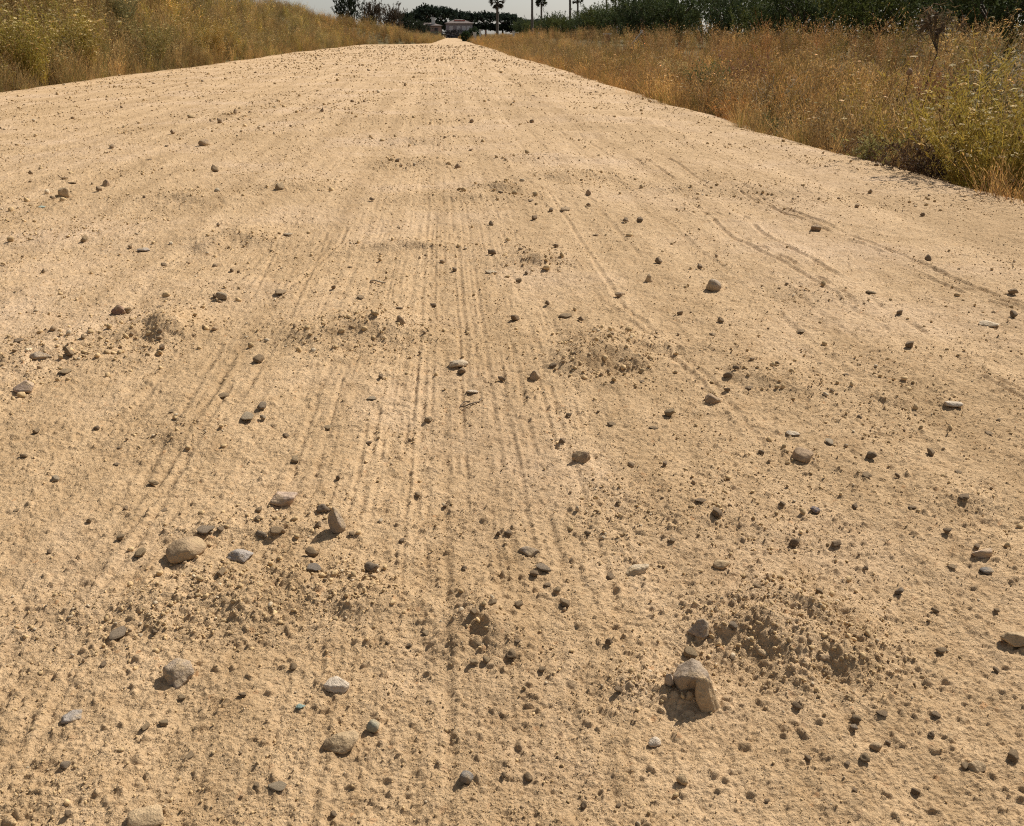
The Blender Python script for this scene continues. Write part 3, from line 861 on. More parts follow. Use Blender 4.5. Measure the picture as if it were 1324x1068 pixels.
def verge(side):
    g = np.random.default_rng(5 if side < 0 else 6)
    Fd = Field()

    def put(T, n, y0, y1, d0, d1, s0, s1, pw=1.0, near_bias=1.0):
        t = g.random(n)
        y = y0 * (y1 / y0) ** (t ** near_bias)
        e = d0 + (d1 - d0) * g.random(n) ** pw
        x = XL(y) - e if side < 0 else XR(y) + e
        ok = np.ones(n, bool)
        for (bx, by, br) in CLEAR:
            ok &= ((x - bx) ** 2 + (y - by) ** 2 > br * br) & ~((np.abs(x - bx) < br) & (y < by) & (y > by - 1.6 * br))
        # thin the growth into clumps with gaps between them
        ok &= g.random(n) < 0.35 + 0.9 * sst(-.45, .35, vn(x * 1.5, y * .9, 85) + .4 * vn(x * 4, y * 3, 86))
        x, y, e = x[ok], y[ok], e[ok]; n = len(x)
        if n == 0: return
        z = land(x, y) - 0.13
        sc = s0 + (s1 - s0) * g.random(n)
        sc = sc * (0.85 + 0.3 * (0.5 + 0.5 * vn(x * .8, y * .6, 83))) * (0.55 + 0.45 * np.clip(e / 0.7, 0, 1))
        Fd.scatter(T, x, y, z, sc, tints(x, y, g, n, side), g)

    if side < 0:
        for T, n in zip(TW, (420, 420, 420, 380, 240, 260, 380)):
            put(T, n, 9, 82, 0.15, 4.6, .8, 1.35)
        for T, n in zip(TG, (1500, 1100, 800, 800)):
            put(T, n, 9, 84, 0.0, 4.8, .8, 1.5)
        for T, n in zip(TW + TG, (130, 110, 60, 50, 60, 60, 100, 400, 300, 250, 200)):
            put(T, n, 74, 108, 0.1, 8, .9, 1.35)
        for T in TG:
            put(T, 60, 10, 70, -0.35, 0.1, .35, .7)
        for T, n in zip(TW, (60, 60, 40, 30, 40, 20, 40)):
            put(T, n * 3, 80, 190, 0.2, 14, .9, 1.4)
        for T, n in zip(TG, (500, 300, 200, 150)):
            put(T, n * 3, 80, 200, 0.0, 12, .9, 1.4)
    else:
        for T, n in zip(TW, (420, 430, 260, 160, 330, 200, 430)):
            put(T, n, 3.4, 90, 0.15, 5.5, .6, .98, 1.2)
        for T, n in zip(TG, (2300, 1300, 1500, 1100)):
            put(T, n, 3.2, 95, 0.0, 5.5, .7, 1.15, 1.1)
        for T in TG:
            put(T, 45, 3.4, 60, -0.22, 0.1, .25, .6)
        for T, n in zip(TW, (80, 80, 30, 20, 60, 30, 60)):
            put(T, n, 90, 210, 0.3, 22, .7, 1.1)
        for T, n in zip(TG, (800, 300, 200, 150)):
            put(T, n, 90, 210, 0.0, 22, .8, 1.3)
        for T, n in zip(TW, (60, 90, 30, 10, 90, 60, 60)):
            put(T, n * 3, 9, 100, 5.0, 17, 1.0, 1.4)
    o = Fd.build("grass", PLANT)
    tag(o, "dry golden weeds and grass covering the bank on one side of the road" if side < 0 else "tangled brown weeds and grass along the verge below the orchard", "grass", None, "stuff")


CLEAR = []


def arr_mesh(name, acc, mat):
    v, f, c = acc.arr()
    return mesh_np(name, v, f, mat, False, c)


def bush(name, label, cat, px, py, y, seed, sc=1.0, group=None, off=None, **kw):
    """a plant that stands out from the verge: stems, foliage and flower heads as parts"""
    if px > 569 and off is not None:
        for _ in range(8):
            y = y * (float(XR(y)) + off) / at_depth(px, py, y)[0]
    p = at_depth(px, py, y)
    z = float(land(p[0], y)) - 0.13
    if off is not None: CLEAR.append((p[0], y, .5 * kw.get('spread', .5)))
    S, Lf, H = weed(seed, **kw)
    o = empty(name, (p[0], y, z), 0)
    o.scale = (sc, sc, sc)
    link("stem", arr_mesh("stem", S, PLANT), o)
    if Lf.v: link("foliage", arr_mesh("foliage", Lf, PLANT), o)
    if H.v: link("blossom", arr_mesh("blossom", H, PLANT), o)
    tag(o, label, cat, group)
    return o


def edge_y(px, py):
    return float(at(px, py)[1])


VG = "weedy bushes standing out from the verges"
FL = dict(nst=34, nbr=12, nlf=7, lsize=.035, sw=.006)
bush("flowering_shrub", "yellow green flowering bush overhanging the road at the frame edge", "shrub", 1300, 205, 4.35, 201, 1, VG, off=0.5, hgt=.98, spread=.75, stem=YELLOW, leaf=(.33, .245, .055), head=CREAM, headp=.26, hsize=.03, nst=60, nbr=14, nlf=9, lsize=.034, sw=.006)
bush("flowering_shrub", "second yellow flowering bush just behind the one overhanging the road", "shrub", 1265, 130, 5.4, 202, 1, VG, off=0.6, hgt=1.15, spread=.7, stem=YELLOW, leaf=(.30, .22, .055), head=CREAM, headp=.24, hsize=.03, **{**FL, "nst": 40})
bush("dead_bramble", "dark reddish brown dead bramble in the gap before the flowering bush", "bramble", 1200, 190, 5.0, 203, 1, VG, off=0.22, hgt=.55, spread=1.0, stem=(.075, .05, .03), leaf=(.085, .05, .028), nst=40, nbr=12, nlf=6, lsize=.03, sw=.006, droop=.5)
bush("small_plant", "low pale green plant growing at the road edge before the bramble", "plant", 1125, 190, 5.6, 204, 1, VG, off=0.1, hgt=.30, spread=.7, stem=(.26, .22, .08), leaf=(.25, .22, .08), nst=16, nbr=8, nlf=6, lsize=.04)
bush("podded_shrub", "tall greyish bush with pale round pods behind the flowering bush", "shrub", 1300, 60, 8.0, 205, 1, VG, hgt=1.22, spread=.5, stem=(.20, .155, .08), leaf=(.19, .15, .07), head=(.60, .50, .34), headp=.5, hsize=.026, nst=26, nbr=12, nlf=7, lsize=.045)
bush("podded_shrub", "slim greyish plant dotted with pale pods against the dark trees", "shrub", 1275, 40, 9.5, 206, 1, VG, hgt=1.25, spread=.32, stem=(.18, .14, .07), leaf=(.18, .14, .065), head=(.60, .50, .34), headp=.6, hsize=.03, nst=14, nbr=9, nlf=4, lsize=.045)
bush("rounded_bush", "pale tan domed bush rising above the weeds near the palms side", "shrub", 875, 46, 17, 207, 1, VG, hgt=.86, spread=.35, stem=(.5, .36, .15), leaf=(.5, .36, .15), nst=36, nbr=12, nlf=8, lsize=.04)
bush("green_bush", "olive green bush beside the pale domed bush", "shrub", 925, 60, 14.5, 208, 1, VG, hgt=.88, spread=.55, stem=(.14, .13, .05), leaf=(.15, .14, .05), nst=36, nbr=12, nlf=8, lsize=.045)
bush("green_bush", "dark green low weed among orange grass at the verge", "shrub", 1010, 140, 7.3, 209, 1, VG, off=0.45, hgt=.5, spread=.5, stem=(.12, .11, .04), leaf=(.12, .12, .04), nst=26, nbr=10, nlf=7, lsize=.035)
bush("orange_weed", "orange brown dry weed leaning over the near verge", "weed", 955, 120, 8.6, 210, 1, VG, off=0.3, hgt=.55, spread=.8, stem=(.36, .18, .055), leaf=(.38, .19, .06), nst=26, nbr=9, nlf=5, lsize=.035)
bush("orange_weed", "tall orange tan weed clump before the arching dead twigs", "weed", 1040, 90, 9.0, 211, 1, VG, off=1.0, hgt=.85, spread=.5, stem=(.42, .24, .08), leaf=(.42, .24, .08), nst=30, nbr=9, nlf=5, lsize=.035)
bush("yellow_weed", "mustard yellow weed clump beyond the dark bramble", "weed", 1170, 110, 6.8, 212, 1, VG, off=1.0, hgt=.75, spread=.5, stem=YELLOW, leaf=(.38, .25, .05), head=CREAM, headp=.06, hsize=.02, nst=26, nbr=9, nlf=6, lsize=.035)
bush("rust_weed", "rust coloured dry weed under the dark trees near the pods", "weed", 1225, 50, 10.5, 213, 1, VG, hgt=.95, spread=.5, stem=(.26, .12, .06), leaf=(.27, .13, .06), head=(.5, .38, .22), headp=.3, hsize=.025, nst=26, nbr=9, nlf=6, lsize=.04)
bush("rust_weed", "reddish brown dry weed below the sky gap in the trees", "weed", 965, 55, 16, 214, 1, VG, hgt=1.0, spread=.6, stem=(.24, .12, .06), leaf=(.25, .13, .07), nst=30, nbr=9, nlf=6, lsize=.05)
# the bank side
LB = "flowering bushes on the grassy bank"
for i, (px, py, y, hgt, lab) in enumerate([
    (35, 95, 15.0, 1.15, "yellow green flowering bush at the frame edge of the bank"),
    (105, 85, 16.0, 1.1, "flowering bush with most cream heads, second along the bank"),
    (60, 35, 18.5, 1.25, "flowering bush high on the bank against the dark trunks"),
    (200, 75, 19.5, 1.05, "olive bush with sparse cream heads at the foot of the bank"),
    (275, 60, 23.0, 1.15, "golden bush dotted with cream heads midway along the bank"),
    (160, 30, 21.0, 1.1, "grey green bush high on the bank behind the olive one"),
]):
    lf = [(.31, .25, .055), (.30, .23, .05), (.33, .25, .06), (.23, .19, .06), (.36, .24, .06), (.20, .18, .075)][i]
    ey = float(at(px, 105)[1])
    for _ in range(6):                                # stand it on the bank, just inside the road edge
        q = at_depth(px, py, ey); off = .45 if py > 50 else 2.2
        ey = ey * (float(XL(ey)) - off) / q[0]
    bush("flowering_bush", lab, "shrub", px, py, ey, 230 + i, 1, LB, hgt=hgt * 1.2, spread=.75, stem=lf, leaf=lf, head=(.74, .60, .30), headp=[.4, .55, .4, .25, .35, .1][i], hsize=.042, nst=52, nbr=12, nlf=7, lsize=.05, sw=.009)

verge(-1)
verge(1)

# thistle and arching twigs and a dead sapling
def thistle(px, py, y, hgt, label):
    p = at_depth(px, py, y); z = float(land(p[0], y)) - .13
    o = empty("thistle", (p[0], y, z))
    random.seed(7)
    A = Acc(); A.ribbon([np.array([0, 0, 0]), np.array([.01, 0, hgt * .5]), np.array([.015, 0, hgt])], .016, .010, np.array([.24, .15, .08]), np.array([1., 0, 0]))
    A.ribbon([np.array([0, 0, 0]), np.array([.01, 0, hgt * .5]), np.array([.015, 0, hgt])], .016, .010, np.array([.24, .15, .08]), np.array([0., 1, 0]))
    for k in range(6):
        A.leaf(np.array([.01, 0, hgt * (.2 + .1 * k)]), np.array([random.gauss(0, 1), random.gauss(0, 1), .6]), .14, .04, np.array([.25, .17, .09]))
    link("stem", arr_mesh("stem", A, PLANT), o)
    P, f = rock(71, 3, 16, 8, .05, .9)
    me = mesh_np("seed_head", P * np.array([.032, .032, .036]) + np.array([.015, 0, hgt]), f, PLANT, True, np.tile(np.array([.42, .28, .17]), (len(P), 1)))
    link("seed_head", me, o)
    tag(o, label, "thistle")


thistle(1180, 60, 8.6, .98, "single dry thistle with a round head against the dark trees")


def dead_twigs(px, py, y, label, seed):
    p = at_depth(px, py, y); z = float(land(p[0], y)) - .13
    o = empty("dead_shrub", (p[0], y, z)); random.seed(seed)
    A, B = Acc(), Acc()
    for i in range(9):
        a = random.random() * 6.283; r = random.uniform(.2, .6); h = random.uniform(.65, .95)
        pts = [np.array([math.cos(a) * r * t * 1.3, math.sin(a) * r * t * 1.3, h * math.sin(min(1, t * .8) * 2.0)]) for t in (0, .15, .3, .45, .6, .8, 1)]
        c = jit((.42, .33, .21), .15)
        for sd in (np.array([1., 0, 0]), np.array([0., 1, 0])):
            A.ribbon(pts, .014, .006, c, sd)
        for k in (2, 3, 4, 5):
            d = np.array([random.gauss(0, 1), random.gauss(0, 1), random.uniform(0, 1)])
            B.ribbon([pts[k], pts[k] + d * .07, pts[k] + d * .13 + np.array([0, 0, .03])], .006, .003, c)
    link("branch", arr_mesh("branch", A, PLANT), o); link("twig", arr_mesh("twig", B, PLANT), o)
    tag(o, label, "dead shrub")


dead_twigs(1005, 70, 11.5, "dead shrub of pale arching bare twigs above the weeds", 3)
dead_twigs(870, 40, 19, "leafless shrub with pale twigs behind the pale domed bush", 9)

# the dry twig curled on the road and a straw
def twig(px, py, pts_px, label, col, r):
    P = [at(px + a, py + b) for a, b in pts_px]
    base = P[0].copy(); V, Fs = [], []
    n = len(P)
    for i, p in enumerate(P):
        z = float(HF(np.array([p[0]]), np.array([p[1]]))[0]) + r * (1.0 + (1.2 if 0 < i < n - 1 else .2))
        t = P[min(i + 1, n - 1)] - P[max(i - 1, 0)]; t /= np.linalg.norm(t); s = np.array([-t[1], t[0], 0])
        for k in range(6):
            a = k / 6 * 6.283
            V.append(np.array([p[0], p[1], z]) - np.array([base[0], base[1], 0]) + (s * math.cos(a) + np.array([0, 0, 1]) * math.sin(a)) * r * (1 - .4 * i / n))
    for i in range(n - 1):
        for k in range(6):
            Fs.append((i * 6 + k, i * 6 + (k + 1) % 6, i * 6 + 6 + (k + 1) % 6, i * 6 + 6 + k))
    o = link("twig", mesh_np("twig", np.array(V), np.array(Fs), STONE, True), None, (base[0], base[1], 0))
    o.color = (*col, 1)
    tag(o, label, "twig")


twig(608, 524, [(14, -7), (12, -3), (8, 1), (0, 4), (-8, 4), (-13, 2), (-8, -1), (0, -2)], "thin dry twig bent into a hook on the smooth dust", (.12, .09, .07), .0022)
twig(488, 367, [(-9, -1), (-3, 0), (4, 1), (10, 3)], "pale straw lying on the far washboard ridge", (.6, .48, .32), .004)

# ------------------------------------------------------------------ trees
def tube(acc_v, acc_f, pts, radii, k=7):
    o = len(acc_v)
    for i, p in enumerate(pts):
        p = np.asarray(p, float)
        t = np.asarray(pts[min(i + 1, len(pts) - 1)], float) - np.asarray(pts[max(i - 1, 0)], float); t /= np.linalg.norm(t) + 1e-9
        s = np.cross(t, [0.31, 0.77, 0.2]); s /= np.linalg.norm(s); b = np.cross(t, s)
        for j in range(k):
            a = j / k * 6.2832
            acc_v.append(p + (s * math.cos(a) + b * math.sin(a)) * radii[i])
    for i in range(len(pts) - 1):
        for j in range(k):
            acc_f.append((o + i * k + j, o + i * k + (j + 1) % k, o + (i + 1) * k + (j + 1) % k, o + (i + 1) * k + j))


def tree_meshes(seed, H=3.6, rad=2.1, low=0.5, nshoot=190, nleaf=26, leafw=.05, leafl=.13, col=(.055, .075, .025), upright=.9, tname="tree", shoot=.75, trunk_r=.14, flat=False, skirt=True):
    random.seed(seed); g = np.random.default_rng(seed)
    tv, tf = [], []
    fork = H * (.28 if not flat else .62)
    tube(tv, tf, [(0, 0, -.2), (.03, .02, fork * .5), (.06, -.03, fork)], [trunk_r, trunk_r * .85, trunk_r * .7])
    A = Acc()
    limbs = []
    for i in range(9):
        a = i / 9 * 6.283 + random.uniform(-.3, .3); e = random.uniform(.55, .95)
        tip = np.array([math.cos(a) * rad * e * .8, math.sin(a) * rad * e * .8, fork + (H - fork) * random.uniform(.35, .8)])
        mid = np.array([tip[0] * .45, tip[1] * .45, fork + (tip[2] - fork) * .6])
        tube(tv, tf, [(.06, -.03, fork), mid, tip], [trunk_r * .5, trunk_r * .32, .02], 5)
        limbs.append((mid, tip))
    for i in range(nshoot):
        # clumped starts through the crown volume
        m, t = limbs[random.randrange(len(limbs))]
        ctr = m + (t - m) * random.uniform(.2, 1.1) + g.normal(0, [rad * .26, rad * .26, (H - fork) * .14])
        if flat: ctr[2] = H - abs(g.normal(0, (H - fork) * .22)) - (ctr[0] ** 2 + ctr[1] ** 2) / rad ** 2 * (H - fork) * .55
        if skirt and i % 5 < 2:                    # low skirt of shoots round the foot
            q_ = g.normal(0, 1, 2); q_ *= rad * .75 * math.sqrt(random.random()) / np.linalg.norm(q_)
            ctr = np.array([q_[0], q_[1], random.uniform(low, H * .5)])
        ctr[2] = max(ctr[2], low)
        out = np.array([ctr[0], ctr[1], 0]) / (rad + 1e-6)
        d = out * .8 + np.array([random.gauss(0, .35), random.gauss(0, .35), upright * random.uniform(.5, 1.3)]); d /= np.linalg.norm(d)
        ln = shoot * random.uniform(.5, 1.2); cc = jit(col, .35)
        for l in range(nleaf):
            u_ = random.random()
            p = ctr + d * ln * u_ + g.normal(0, .04, 3)
            A.leaf(p, d * .7 + g.normal(0, .65, 3), leafl * random.uniform(.6, 1.3), leafw * random.uniform(.7, 1.4), jit(cc, .15))
    v, f, c = A.arr()
    return (mesh_np("trunk", np.array(tv), np.array(tf), BARK, True), mesh_np("crown", v, f, LEAF, False, c))


def plant_tree(name, meshes, x, y, sc, rz, label, cat, group, z=None, sz=None):
    o = empty(name, (x, y, float(land(x, y)) - .14 if z is None else z), rz)
    o.scale = (sc, sc, sc if sz is None else sz)
    link("trunk", meshes[0], o); link("crown", meshes[1], o)
    tag(o, label, cat, group)
    return o


ORCH = [tree_meshes(300 + i, 3.7, 2.5, .12, 400, 26, .065, .16, col, 1.5) for i, col in enumerate([(.060, .078, .028), (.075, .092, .032), (.052, .068, .028), (.095, .108, .030)])]
ORDN = ["first", "second", "third", "fourth", "fifth", "sixth", "seventh", "eighth", "ninth", "tenth", "eleventh", "twelfth", "thirteenth", "fourteenth", "fifteenth", "sixteenth", "seventeenth", "eighteenth", "nineteenth", "twentieth", "twenty-first", "twenty-second", "twenty-third", "twenty-fourth", "twenty-fifth", "twenty-sixth", "twenty-seventh", "twenty-eighth", "twenty-ninth", "thirtieth"]
ty = 205.0; k = 0
g = np.random.default_rng(77)
while ty > 20 and k < 30:
    plant_tree("orchard_tree", ORCH[k % 4], 17.2 + g.uniform(-1.0, 1.0), ty, .84 * g.uniform(.74, 1.16) * (1.0 if ty > 75 else 1.14), g.random() * 6.28,
               f"dark green orchard tree, {ORDN[k]} of the front row counting from the palms", "tree", "orchard trees beyond the verge")
    ty -= max(3.9, ty * .072) * g.uniform(.8, 1.2); k += 1
k = 0; ty = 150.0
while ty > 24 and k < 18:
    if 40 < ty < 85:
        ty -= 9; continue
    plant_tree("orchard_tree", ORCH[(k + 2) % 4], 24.0 + g.uniform(-1.5, 1.5), ty, 1.0 * g.uniform(.8, 1.15), g.random() * 6.28,
               f"darker orchard tree, {ORDN[k]} of the back row counting from the palms", "tree", "orchard trees of the back row")
    ty -= max(6.5, ty * .11); k += 1

# dead sapling, brown and drooping
dead = tree_meshes(351, 1.25, .17, .72, 26, 14, .012, .11, (.16, .11, .06), -.5, shoot=.16, trunk_r=.008, flat=True, skirt=False)
p = at_depth(1205, 60, 12.0)
plant_tree("dead_sapling", dead, p[0], 12.0, 1.30, .4, "dead sapling with drooping rust brown needles among the weeds", "sapling", None)

# trees behind the bank
HOLM = [tree_meshes(370 + i, 4.2, 2.2, .3, 360, 24, .09, .2, col, .6) for i, col in enumerate([(.030, .040, .020), (.085, .062, .040)])]
for i, (px, y, X, H, m, lab) in enumerate([
    (452, 95, None, 4.9, 0, "dark evergreen oak crown rising above the bank, the tallest there"),
    (482, 100, None, 4.3, 1, "brownish oak next to the tallest one above the bank"),
    (508, 108, None, 4.0, 1, "smaller brownish oak above the end of the bank"),
    (527, 122, None, 3.2, 0, "small dark oak where the bank comes down to the road"),
    (545, 140, None, 2.7, 0, "low dark oak at the far end of the bank before the pines"),
]):
    p = at_depth(px, 44, y)
    plant_tree("oak_tree", HOLM[m], p[0], y, .56, i * 1.3, lab, "tree", "oaks above the bank", z=-.14, sz=H / 4.2)
for i, (px, y, H, lab) in enumerate([(15, 24, 4.2, "dark tree behind the bank at the frame edge"), (85, 26, 4.0, "dark trunked tree behind the bank by the flowering bushes")]):
    p = at_depth(px, 0, y)
    plant_tree("dark_tree", HOLM[0], p[0] - 1.0, y, H / 4.2, i + .5, lab, "tree", "dark trees behind the bank", z=float(land(p[0] - 1.0, y)) - .4)

# stone pines on the skyline
PINE = [tree_meshes(390 + i, 7.0, 5.0, 2.2, 420, 18, .30, .55, (.028, .040, .026), .8, shoot=1.1, trunk_r=.3, flat=True) for i in range(2)]
for i, (px, top, y, wpx, lab) in enumerate([
    (531, 20, 270, 40, "low stone pine at the bank end of the skyline"),
    (553, 11, 262, 36, "tall domed stone pine behind the pinkish house"),
    (570, 13, 266, 34, "domed stone pine between the two houses"),
    (588, 17, 275, 32, "stone pine right behind the red roof"),
    (605, 19, 280, 34, "stone pine at the end of the red roofed house"),
    (628, 19, 285, 40, "broad stone pine behind the shaggy palm"),
    (650, 20, 290, 40, "stone pine beside the shaggy palm on the orchard side"),
    (672, 27, 295, 40, "low stone pine before the first bare palm trunk"),
    (700, 27, 300, 44, "stone pine behind the pair of thin palms"),
    (735, 29, 310, 50, "stone pine just showing above the orchard end"),
]):
    p = at_depth(px, top, y)
    plant_tree("stone_pine", PINE[i % 2], p[0], y, wpx / 1204 * y / 10.0 * 1.15, i * 1.7, lab, "tree", "stone pines on the skyline", z=-.2, sz=(p[2] + .2) / 7.1)

# palms
def palm_crown(seed, r=1.0, skirt=False):
    random.seed(seed); A = Acc()
    for i in range(60):
        a = random.random() * 6.283; e = random.uniform(-.9 if skirt else -.35, 1.2)
        d = np.array([math.cos(a) * math.cos(e), math.sin(a) * math.cos(e), math.sin(e)])
        st = d * r * .5
        A.ribbon([np.zeros(3), st * .5, st], .05, .04, np.array([.08, .08, .04]))
        for k in range(9):
            q = d + np.array([random.gauss(0, .38), random.gauss(0, .38), random.gauss(-.12, .3)]); q /= np.linalg.norm(q)
            A.leaf(st, q, r * random.uniform(.4, .6), .10 * r, jit((.04, .045, .022) if e > 0 else (.06, .047, .03), .25))
    v, f, c = A.arr()
    return mesh_np("crown", v, f, LEAF, False, c)


for i, (px, cy, wpx, y, sk, tr, lab) in enumerate([
    (643, 2, 23, 175, True, .26, "shaggy thick palm standing alone before the pines"),
    (688, -26, 20, 150, False, .20, "bare palm trunk, crown out of view, first of the thin palms"),
    (700, 5, 17, 158, False, .17, "thin palm whose round crown shows beside the first bare trunk"),
    (737, -24, 20, 150, False, .20, "second bare palm trunk rising out of view"),
    (747, 1, 16, 156, False, .17, "thin palm with a half seen crown beside the second bare trunk"),
    (784, -22, 18, 152, False, .17, "third bare palm trunk over the orchard trees"),
    (796, 0, 15, 158, False, .16, "thin palm with a half seen crown nearest the orchard trees"),
]):
    p = at_depth(px, cy, y); b = at_depth(px, 50, y)
    o = empty("palm_tree", (b[0], y, -.2))
    tv, tf = [], []; h = p[2] + .2; dx = p[0] - b[0]
    tube(tv, tf, [(0, 0, 0), (dx * .2, 0, h * .3), (dx * .6, 0, h * .65), (dx, 0, h)], [tr * 1.25, tr, tr * .9, tr * .9], 9)
    link("trunk", mesh_np("trunk", np.array(tv), np.array(tf), PALMBARK, True), o)
    c = link("crown", palm_crown(500 + i, wpx / 1204 * y * .5, sk), o); c.location = (dx, 0, h)
    tag(o, lab, "palm tree", "palms along the road end")

# ------------------------------------------------------------------ far houses, hedge, posts
def boxes(name, lst, mat, parent):
    V, Fs = [], []
    for (x0, x1, y0, y1, z0, z1) in lst:
        o = len(V)
        V += [(x0, y0, z0), (x1, y0, z0), (x1, y1, z0), (x0, y1, z0), (x0, y0, z1), (x1, y0, z1), (x1, y1, z1), (x0, y1, z1)]
        Fs += [tuple(o + q for q in t) for t in ((0, 3, 2, 1), (4, 5, 6, 7), (0, 1, 5, 4), (1, 2, 6, 5), (2, 3, 7, 6), (3, 0, 4, 7))]
    return link(name, mesh_np(name, np.array(V), np.array(Fs), mat, False), parent)


def hip(name, x0, x1, y0, y1, z0, h, ov, mat, parent):
    x0 -= ov; x1 += ov; y0 -= ov; y1 += ov; i = min(x1 - x0, y1 - y0) * .48; m = (y0 + y1) / 2
    V = np.array([(x0, y0, z0), (x1, y0, z0), (x1, y1, z0), (x0, y1, z0), (x0, y0, z0 + .15), (x1, y0, z0 + .15), (x1, y1, z0 + .15), (x0, y1, z0 + .15), (x0 + i, m - .02, z0 + h), (x1 - i, m - .02, z0 + h), (x1 - i, m + .02, z0 + h), (x0 + i, m + .02, z0 + h)])
    Fs = np.array([(0, 3, 2, 1), (0, 1, 5, 4), (1, 2, 6, 5), (2, 3, 7, 6), (3, 0, 4, 7), (4, 5, 9, 8), (5, 6, 10, 9), (6, 7, 11, 10), (7, 4, 8, 11), (8, 9, 10, 11)])
    return link(name, mesh_np(name, V, Fs, mat, False), parent)


MAUVE = plain_material("grey_render", (.23, .21, .235), .9, 1.2, .2); PINKW = plain_material("pink_render", (.27, .19, .165), .9, 1.2, .2)
REDT = plain_material("red_tile", (.42, .15, .11), .85, 3, .3); GREYT = plain_material("dull_tile", (.15, .115, .10), .9, 3, .3)
PANE = plain_material("window_pane", (.36, .36, .40), .3, 2, .15); WHITEP = plain_material("whitewash", (.60, .58, .55), .85, 2, .1)
DARKW = plain_material("dark_opening", (.05, .045, .045), .9, 2, .3); RUSTP = plain_material("rusty_paint", (.30, .11, .06), .85, 8, .35)

y = 232.0; pl = at_depth(577, 44, y); pr = at_depth(611, 44, y)
hs = empty("house", ((pl[0] + pr[0]) / 2, y, 0)); w2 = (pr[0] - pl[0]) / 2
boxes("wall", [(-w2, w2, 0, 5, -.2, 3.15)], MAUVE, hs)
rf = hip("roof", -w2, w2, 0, 5, 3.15, 1.05, .35, GREYT, hs)
boxes("ridge_tiles", [(-w2 * .35, w2 * .45, 1.1, 2.0, 3.75, 4.05)], REDT, rf)
for k, xx in enumerate((-w2 * .62, -.2, w2 * .35, w2 * .7)):
    wd = boxes("window", [(xx - .42, xx + .42, -.06, -.002, 1.35, 2.65)], WHITEP, hs)
    boxes("pane", [(xx - .34, xx + .34, -.08, -.062, 1.43, 2.57)], PANE, wd)
boxes("terrace", [(-w2 * .1, w2 * .9, -1.2, -.1, .9, 1.2)], WHITEP, hs)
tag(hs, "low grey house with a red ridged roof at the end of the road", "house")
y = 240.0; pl = at_depth(536, 44, y); pr = at_depth(571, 44, y)
hs = empty("house", ((pl[0] + pr[0]) / 2, y, 0)); w2 = (pr[0] - pl[0]) / 2
boxes("wall", [(-w2, w2, 0, 5, -.2, 2.7)], PINKW, hs)
rf = hip("roof", -w2, w2, 0, 5, 2.7, .8, .3, GREYT, hs)
boxes("chimney", [(w2 * .28, w2 * .28 + .9, .8, 1.7, 2.9, 4.75)], WHITEP, rf)
for xx in (-w2 * .5, w2 * .05, w2 * .6):
    wd = boxes("window", [(xx - .4, xx + .4, -.06, -.002, 1.2, 2.3)], DARKW, hs)
    boxes("sill", [(xx - .5, xx + .5, -.16, -.005, 1.08, 1.19)], WHITEP, wd)
tag(hs, "pinkish house with a white chimney among the far pines", "house")


def leafy(name, label, cat, px, py, y, w, h, d, col, seed, n=1500, group=None):
    p = at_depth(px, py, y); g = np.random.default_rng(seed); random.seed(seed)
    o = empty(name, (p[0], y, -.15)); A = Acc()
    for i in range(n):
        q = g.normal(0, 1, 3); q /= np.linalg.norm(q); q *= g.uniform(.55, 1) * (1 + .18 * math.sin(q[0] * 7) * math.cos(q[2] * 6))
        c = np.array([q[0] * w / 2, q[1] * d / 2, h * .5 + q[2] * h * .5])
        A.leaf(c, q + g.normal(0, .6, 3), .28 * h / 2, .12 * h / 2, jit(col, .35))
    tv, tf = [], []
    for k in range(5):
        tube(tv, tf, [(0, 0, 0), (g.normal(0, w * .1), g.normal(0, d * .1), h * .4), (g.normal(0, w * .2), g.normal(0, d * .2), h * .8)], [.05, .04, .02], 5)
    link("stem", mesh_np("stem", np.array(tv), np.array(tf), BARK, True), o)
    link("foliage", arr_mesh("foliage", A, LEAF), o)
    tag(o, label, cat, group)


HG = "shrubs at the end of the road"
leafy("hedge", "dark clipped hedge before the grey house at the road end", "hedge", 588, 44, 214, 7.6, 1.9, 2.0, (.025, .022, .022), 600, 2400)
leafy("grey_bush", "silvery green bush below the pinkish house", "shrub", 545, 44, 205, 4.5, 1.7, 3, (.13, .14, .105), 601, 1500, HG)
leafy("grey_bush", "darker olive bush between the silvery bush and the hedge", "shrub", 562, 44, 200, 3.4, 1.5, 2.5, (.075, .085, .06), 602, 1500, HG)
leafy("round_bush", "small dark green bush at the road edge before the white posts", "shrub", 602, 50, 118, 1.1, 1.35, 1.1, (.035, .055, .02), 603, 1500, HG)
leafy("green_bush", "green bush behind the white posts at the road end", "shrub", 612, 44, 150, 2.2, 1.9, 1.6, (.045, .065, .03), 604, 1500, HG)


def post(px, y, h, wd, label, mat, group=None):
    p = at_depth(px, 50, y)
    o = empty("gate_post", (p[0], y, -.15))
    boxes("shaft", [(-wd / 2, wd / 2, -wd / 2, wd / 2, 0, h)], mat, o)
    boxes("cap", [(-wd / 2 - .05, wd / 2 + .05, -wd / 2 - .05, wd / 2 + .05, h + .002, h + .1)], mat, o)
    tag(o, label, "post", group)


GP = "white posts by the far bend"
post(614, 128, 1.15, .42, "squat white gate post nearest the small dark bush", WHITEP, GP)
post(621, 132, 1.5, .24, "slim white gate post between the two others", WHITEP, GP)
post(628, 136, 1.45, .16, "thinnest whitish post on the orchard side of the gate", PINKW, GP)
post(664, 110, 1.25, .22, "pale stub post standing alone in the straw coloured weeds", WHITEP, GP)
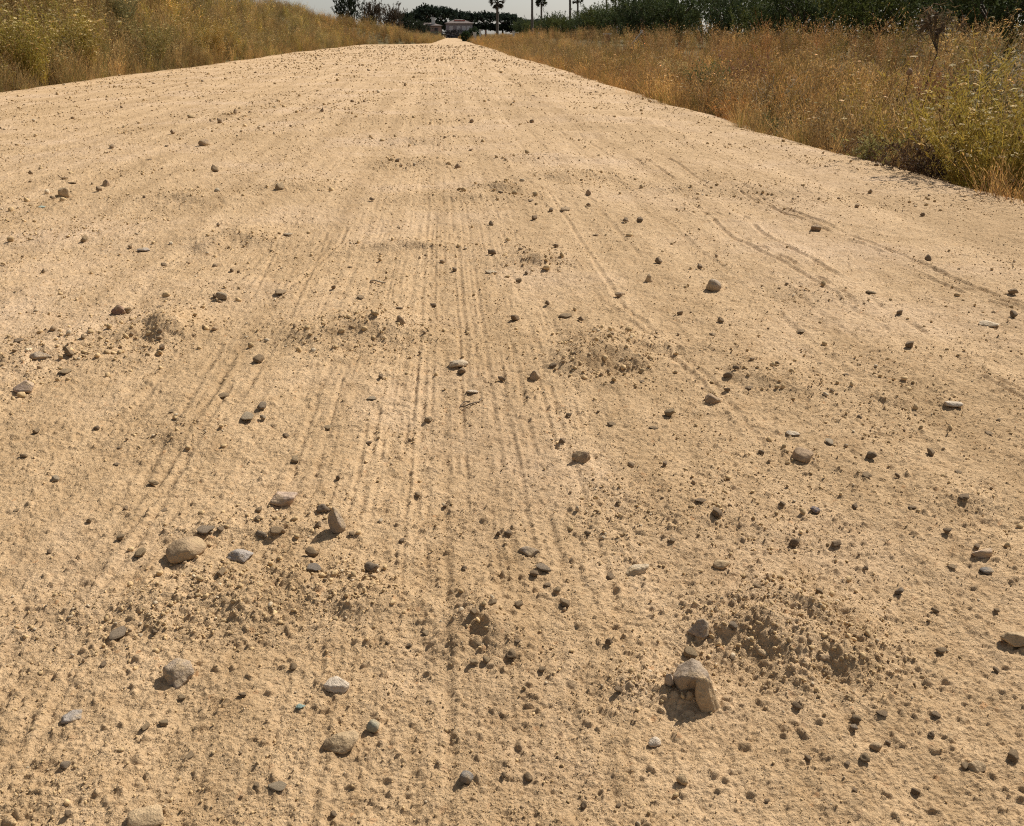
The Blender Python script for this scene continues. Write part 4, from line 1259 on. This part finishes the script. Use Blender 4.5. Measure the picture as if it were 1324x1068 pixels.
# white-lidded rusty box and a leaning stake half hidden in the weeds
p = at_depth(785, 44, 60)
o = empty("feed_bin", (p[0], 60, .1))
boxes("body", [(-.16, .16, -.16, .16, 0, .72)], RUSTP, o); boxes("lid", [(-.24, .24, -.2, .2, .722, .80)], WHITEP, o)
tag(o, "rust brown bin with a white lid half hidden under the orchard trees", "bin")
p = at_depth(812, 44, 48)
o = empty("leaning_stake", (p[0], 48, .1)); o.rotation_euler = (0, .7, 0)
tv, tf = [], []; tube(tv, tf, [(0, 0, 0), (0, 0, .5), (0, 0, 1.2)], [.035, .035, .03], 6)
link("shaft", mesh_np("shaft", np.array(tv), np.array(tf), WHITEP, True), o); boxes("crosspiece", [(-.12, .12, -.02, .02, 1.1, 1.15)], WHITEP, o)
tag(o, "pale leaning stake beside the bin in the weeds", "stake")

# ------------------------------------------------------------------ light and air
SUN_EL, SUN_AZ = R(44), R(48)
S = Vector((math.sin(SUN_AZ) * math.cos(SUN_EL), math.cos(SUN_AZ) * math.cos(SUN_EL), math.sin(SUN_EL)))
sd = bpy.data.lights.new("sun", 'SUN'); sd.energy = 5.0; sd.angle = R(0.53); sd.color = (1.0, 0.945, 0.86)
so = bpy.data.objects.new("sun", sd); C.objects.link(so); so.rotation_euler = S.to_track_quat('Z', 'Y').to_euler(); so.location = (20, 20, 40)
wd = bpy.data.worlds.new("World"); scene.world = wd; wd.use_nodes = True
nt = wd.node_tree; nt.nodes.clear()
sky = nt.nodes.new("ShaderNodeTexSky"); sky.sky_type = 'NISHITA'; sky.sun_disc = False
sky.sun_elevation = SUN_EL; sky.sun_rotation = SUN_AZ; sky.air_density = 1.0; sky.dust_density = 1.0; sky.ozone_density = 1.0
hs_ = nt.nodes.new("ShaderNodeHueSaturation"); hs_.inputs["Saturation"].default_value = 0.42
bg = nt.nodes.new("ShaderNodeBackground"); bg.inputs["Strength"].default_value = 0.072
ow = nt.nodes.new("ShaderNodeOutputWorld")
nt.links.new(sky.outputs[0], hs_.inputs["Color"]); nt.links.new(hs_.outputs[0], bg.inputs["Color"]); nt.links.new(bg.outputs[0], ow.inputs[0])
vs = scene.view_settings
vs.view_transform = 'Standard'; vs.look = 'None'; vs.exposure = 0.20; vs.gamma = 1.0; vs.use_curve_mapping = False
scene.cycles.max_bounces = 6
scene.cycles.filter_width = 1.05
scene.cycles.use_denoising = False
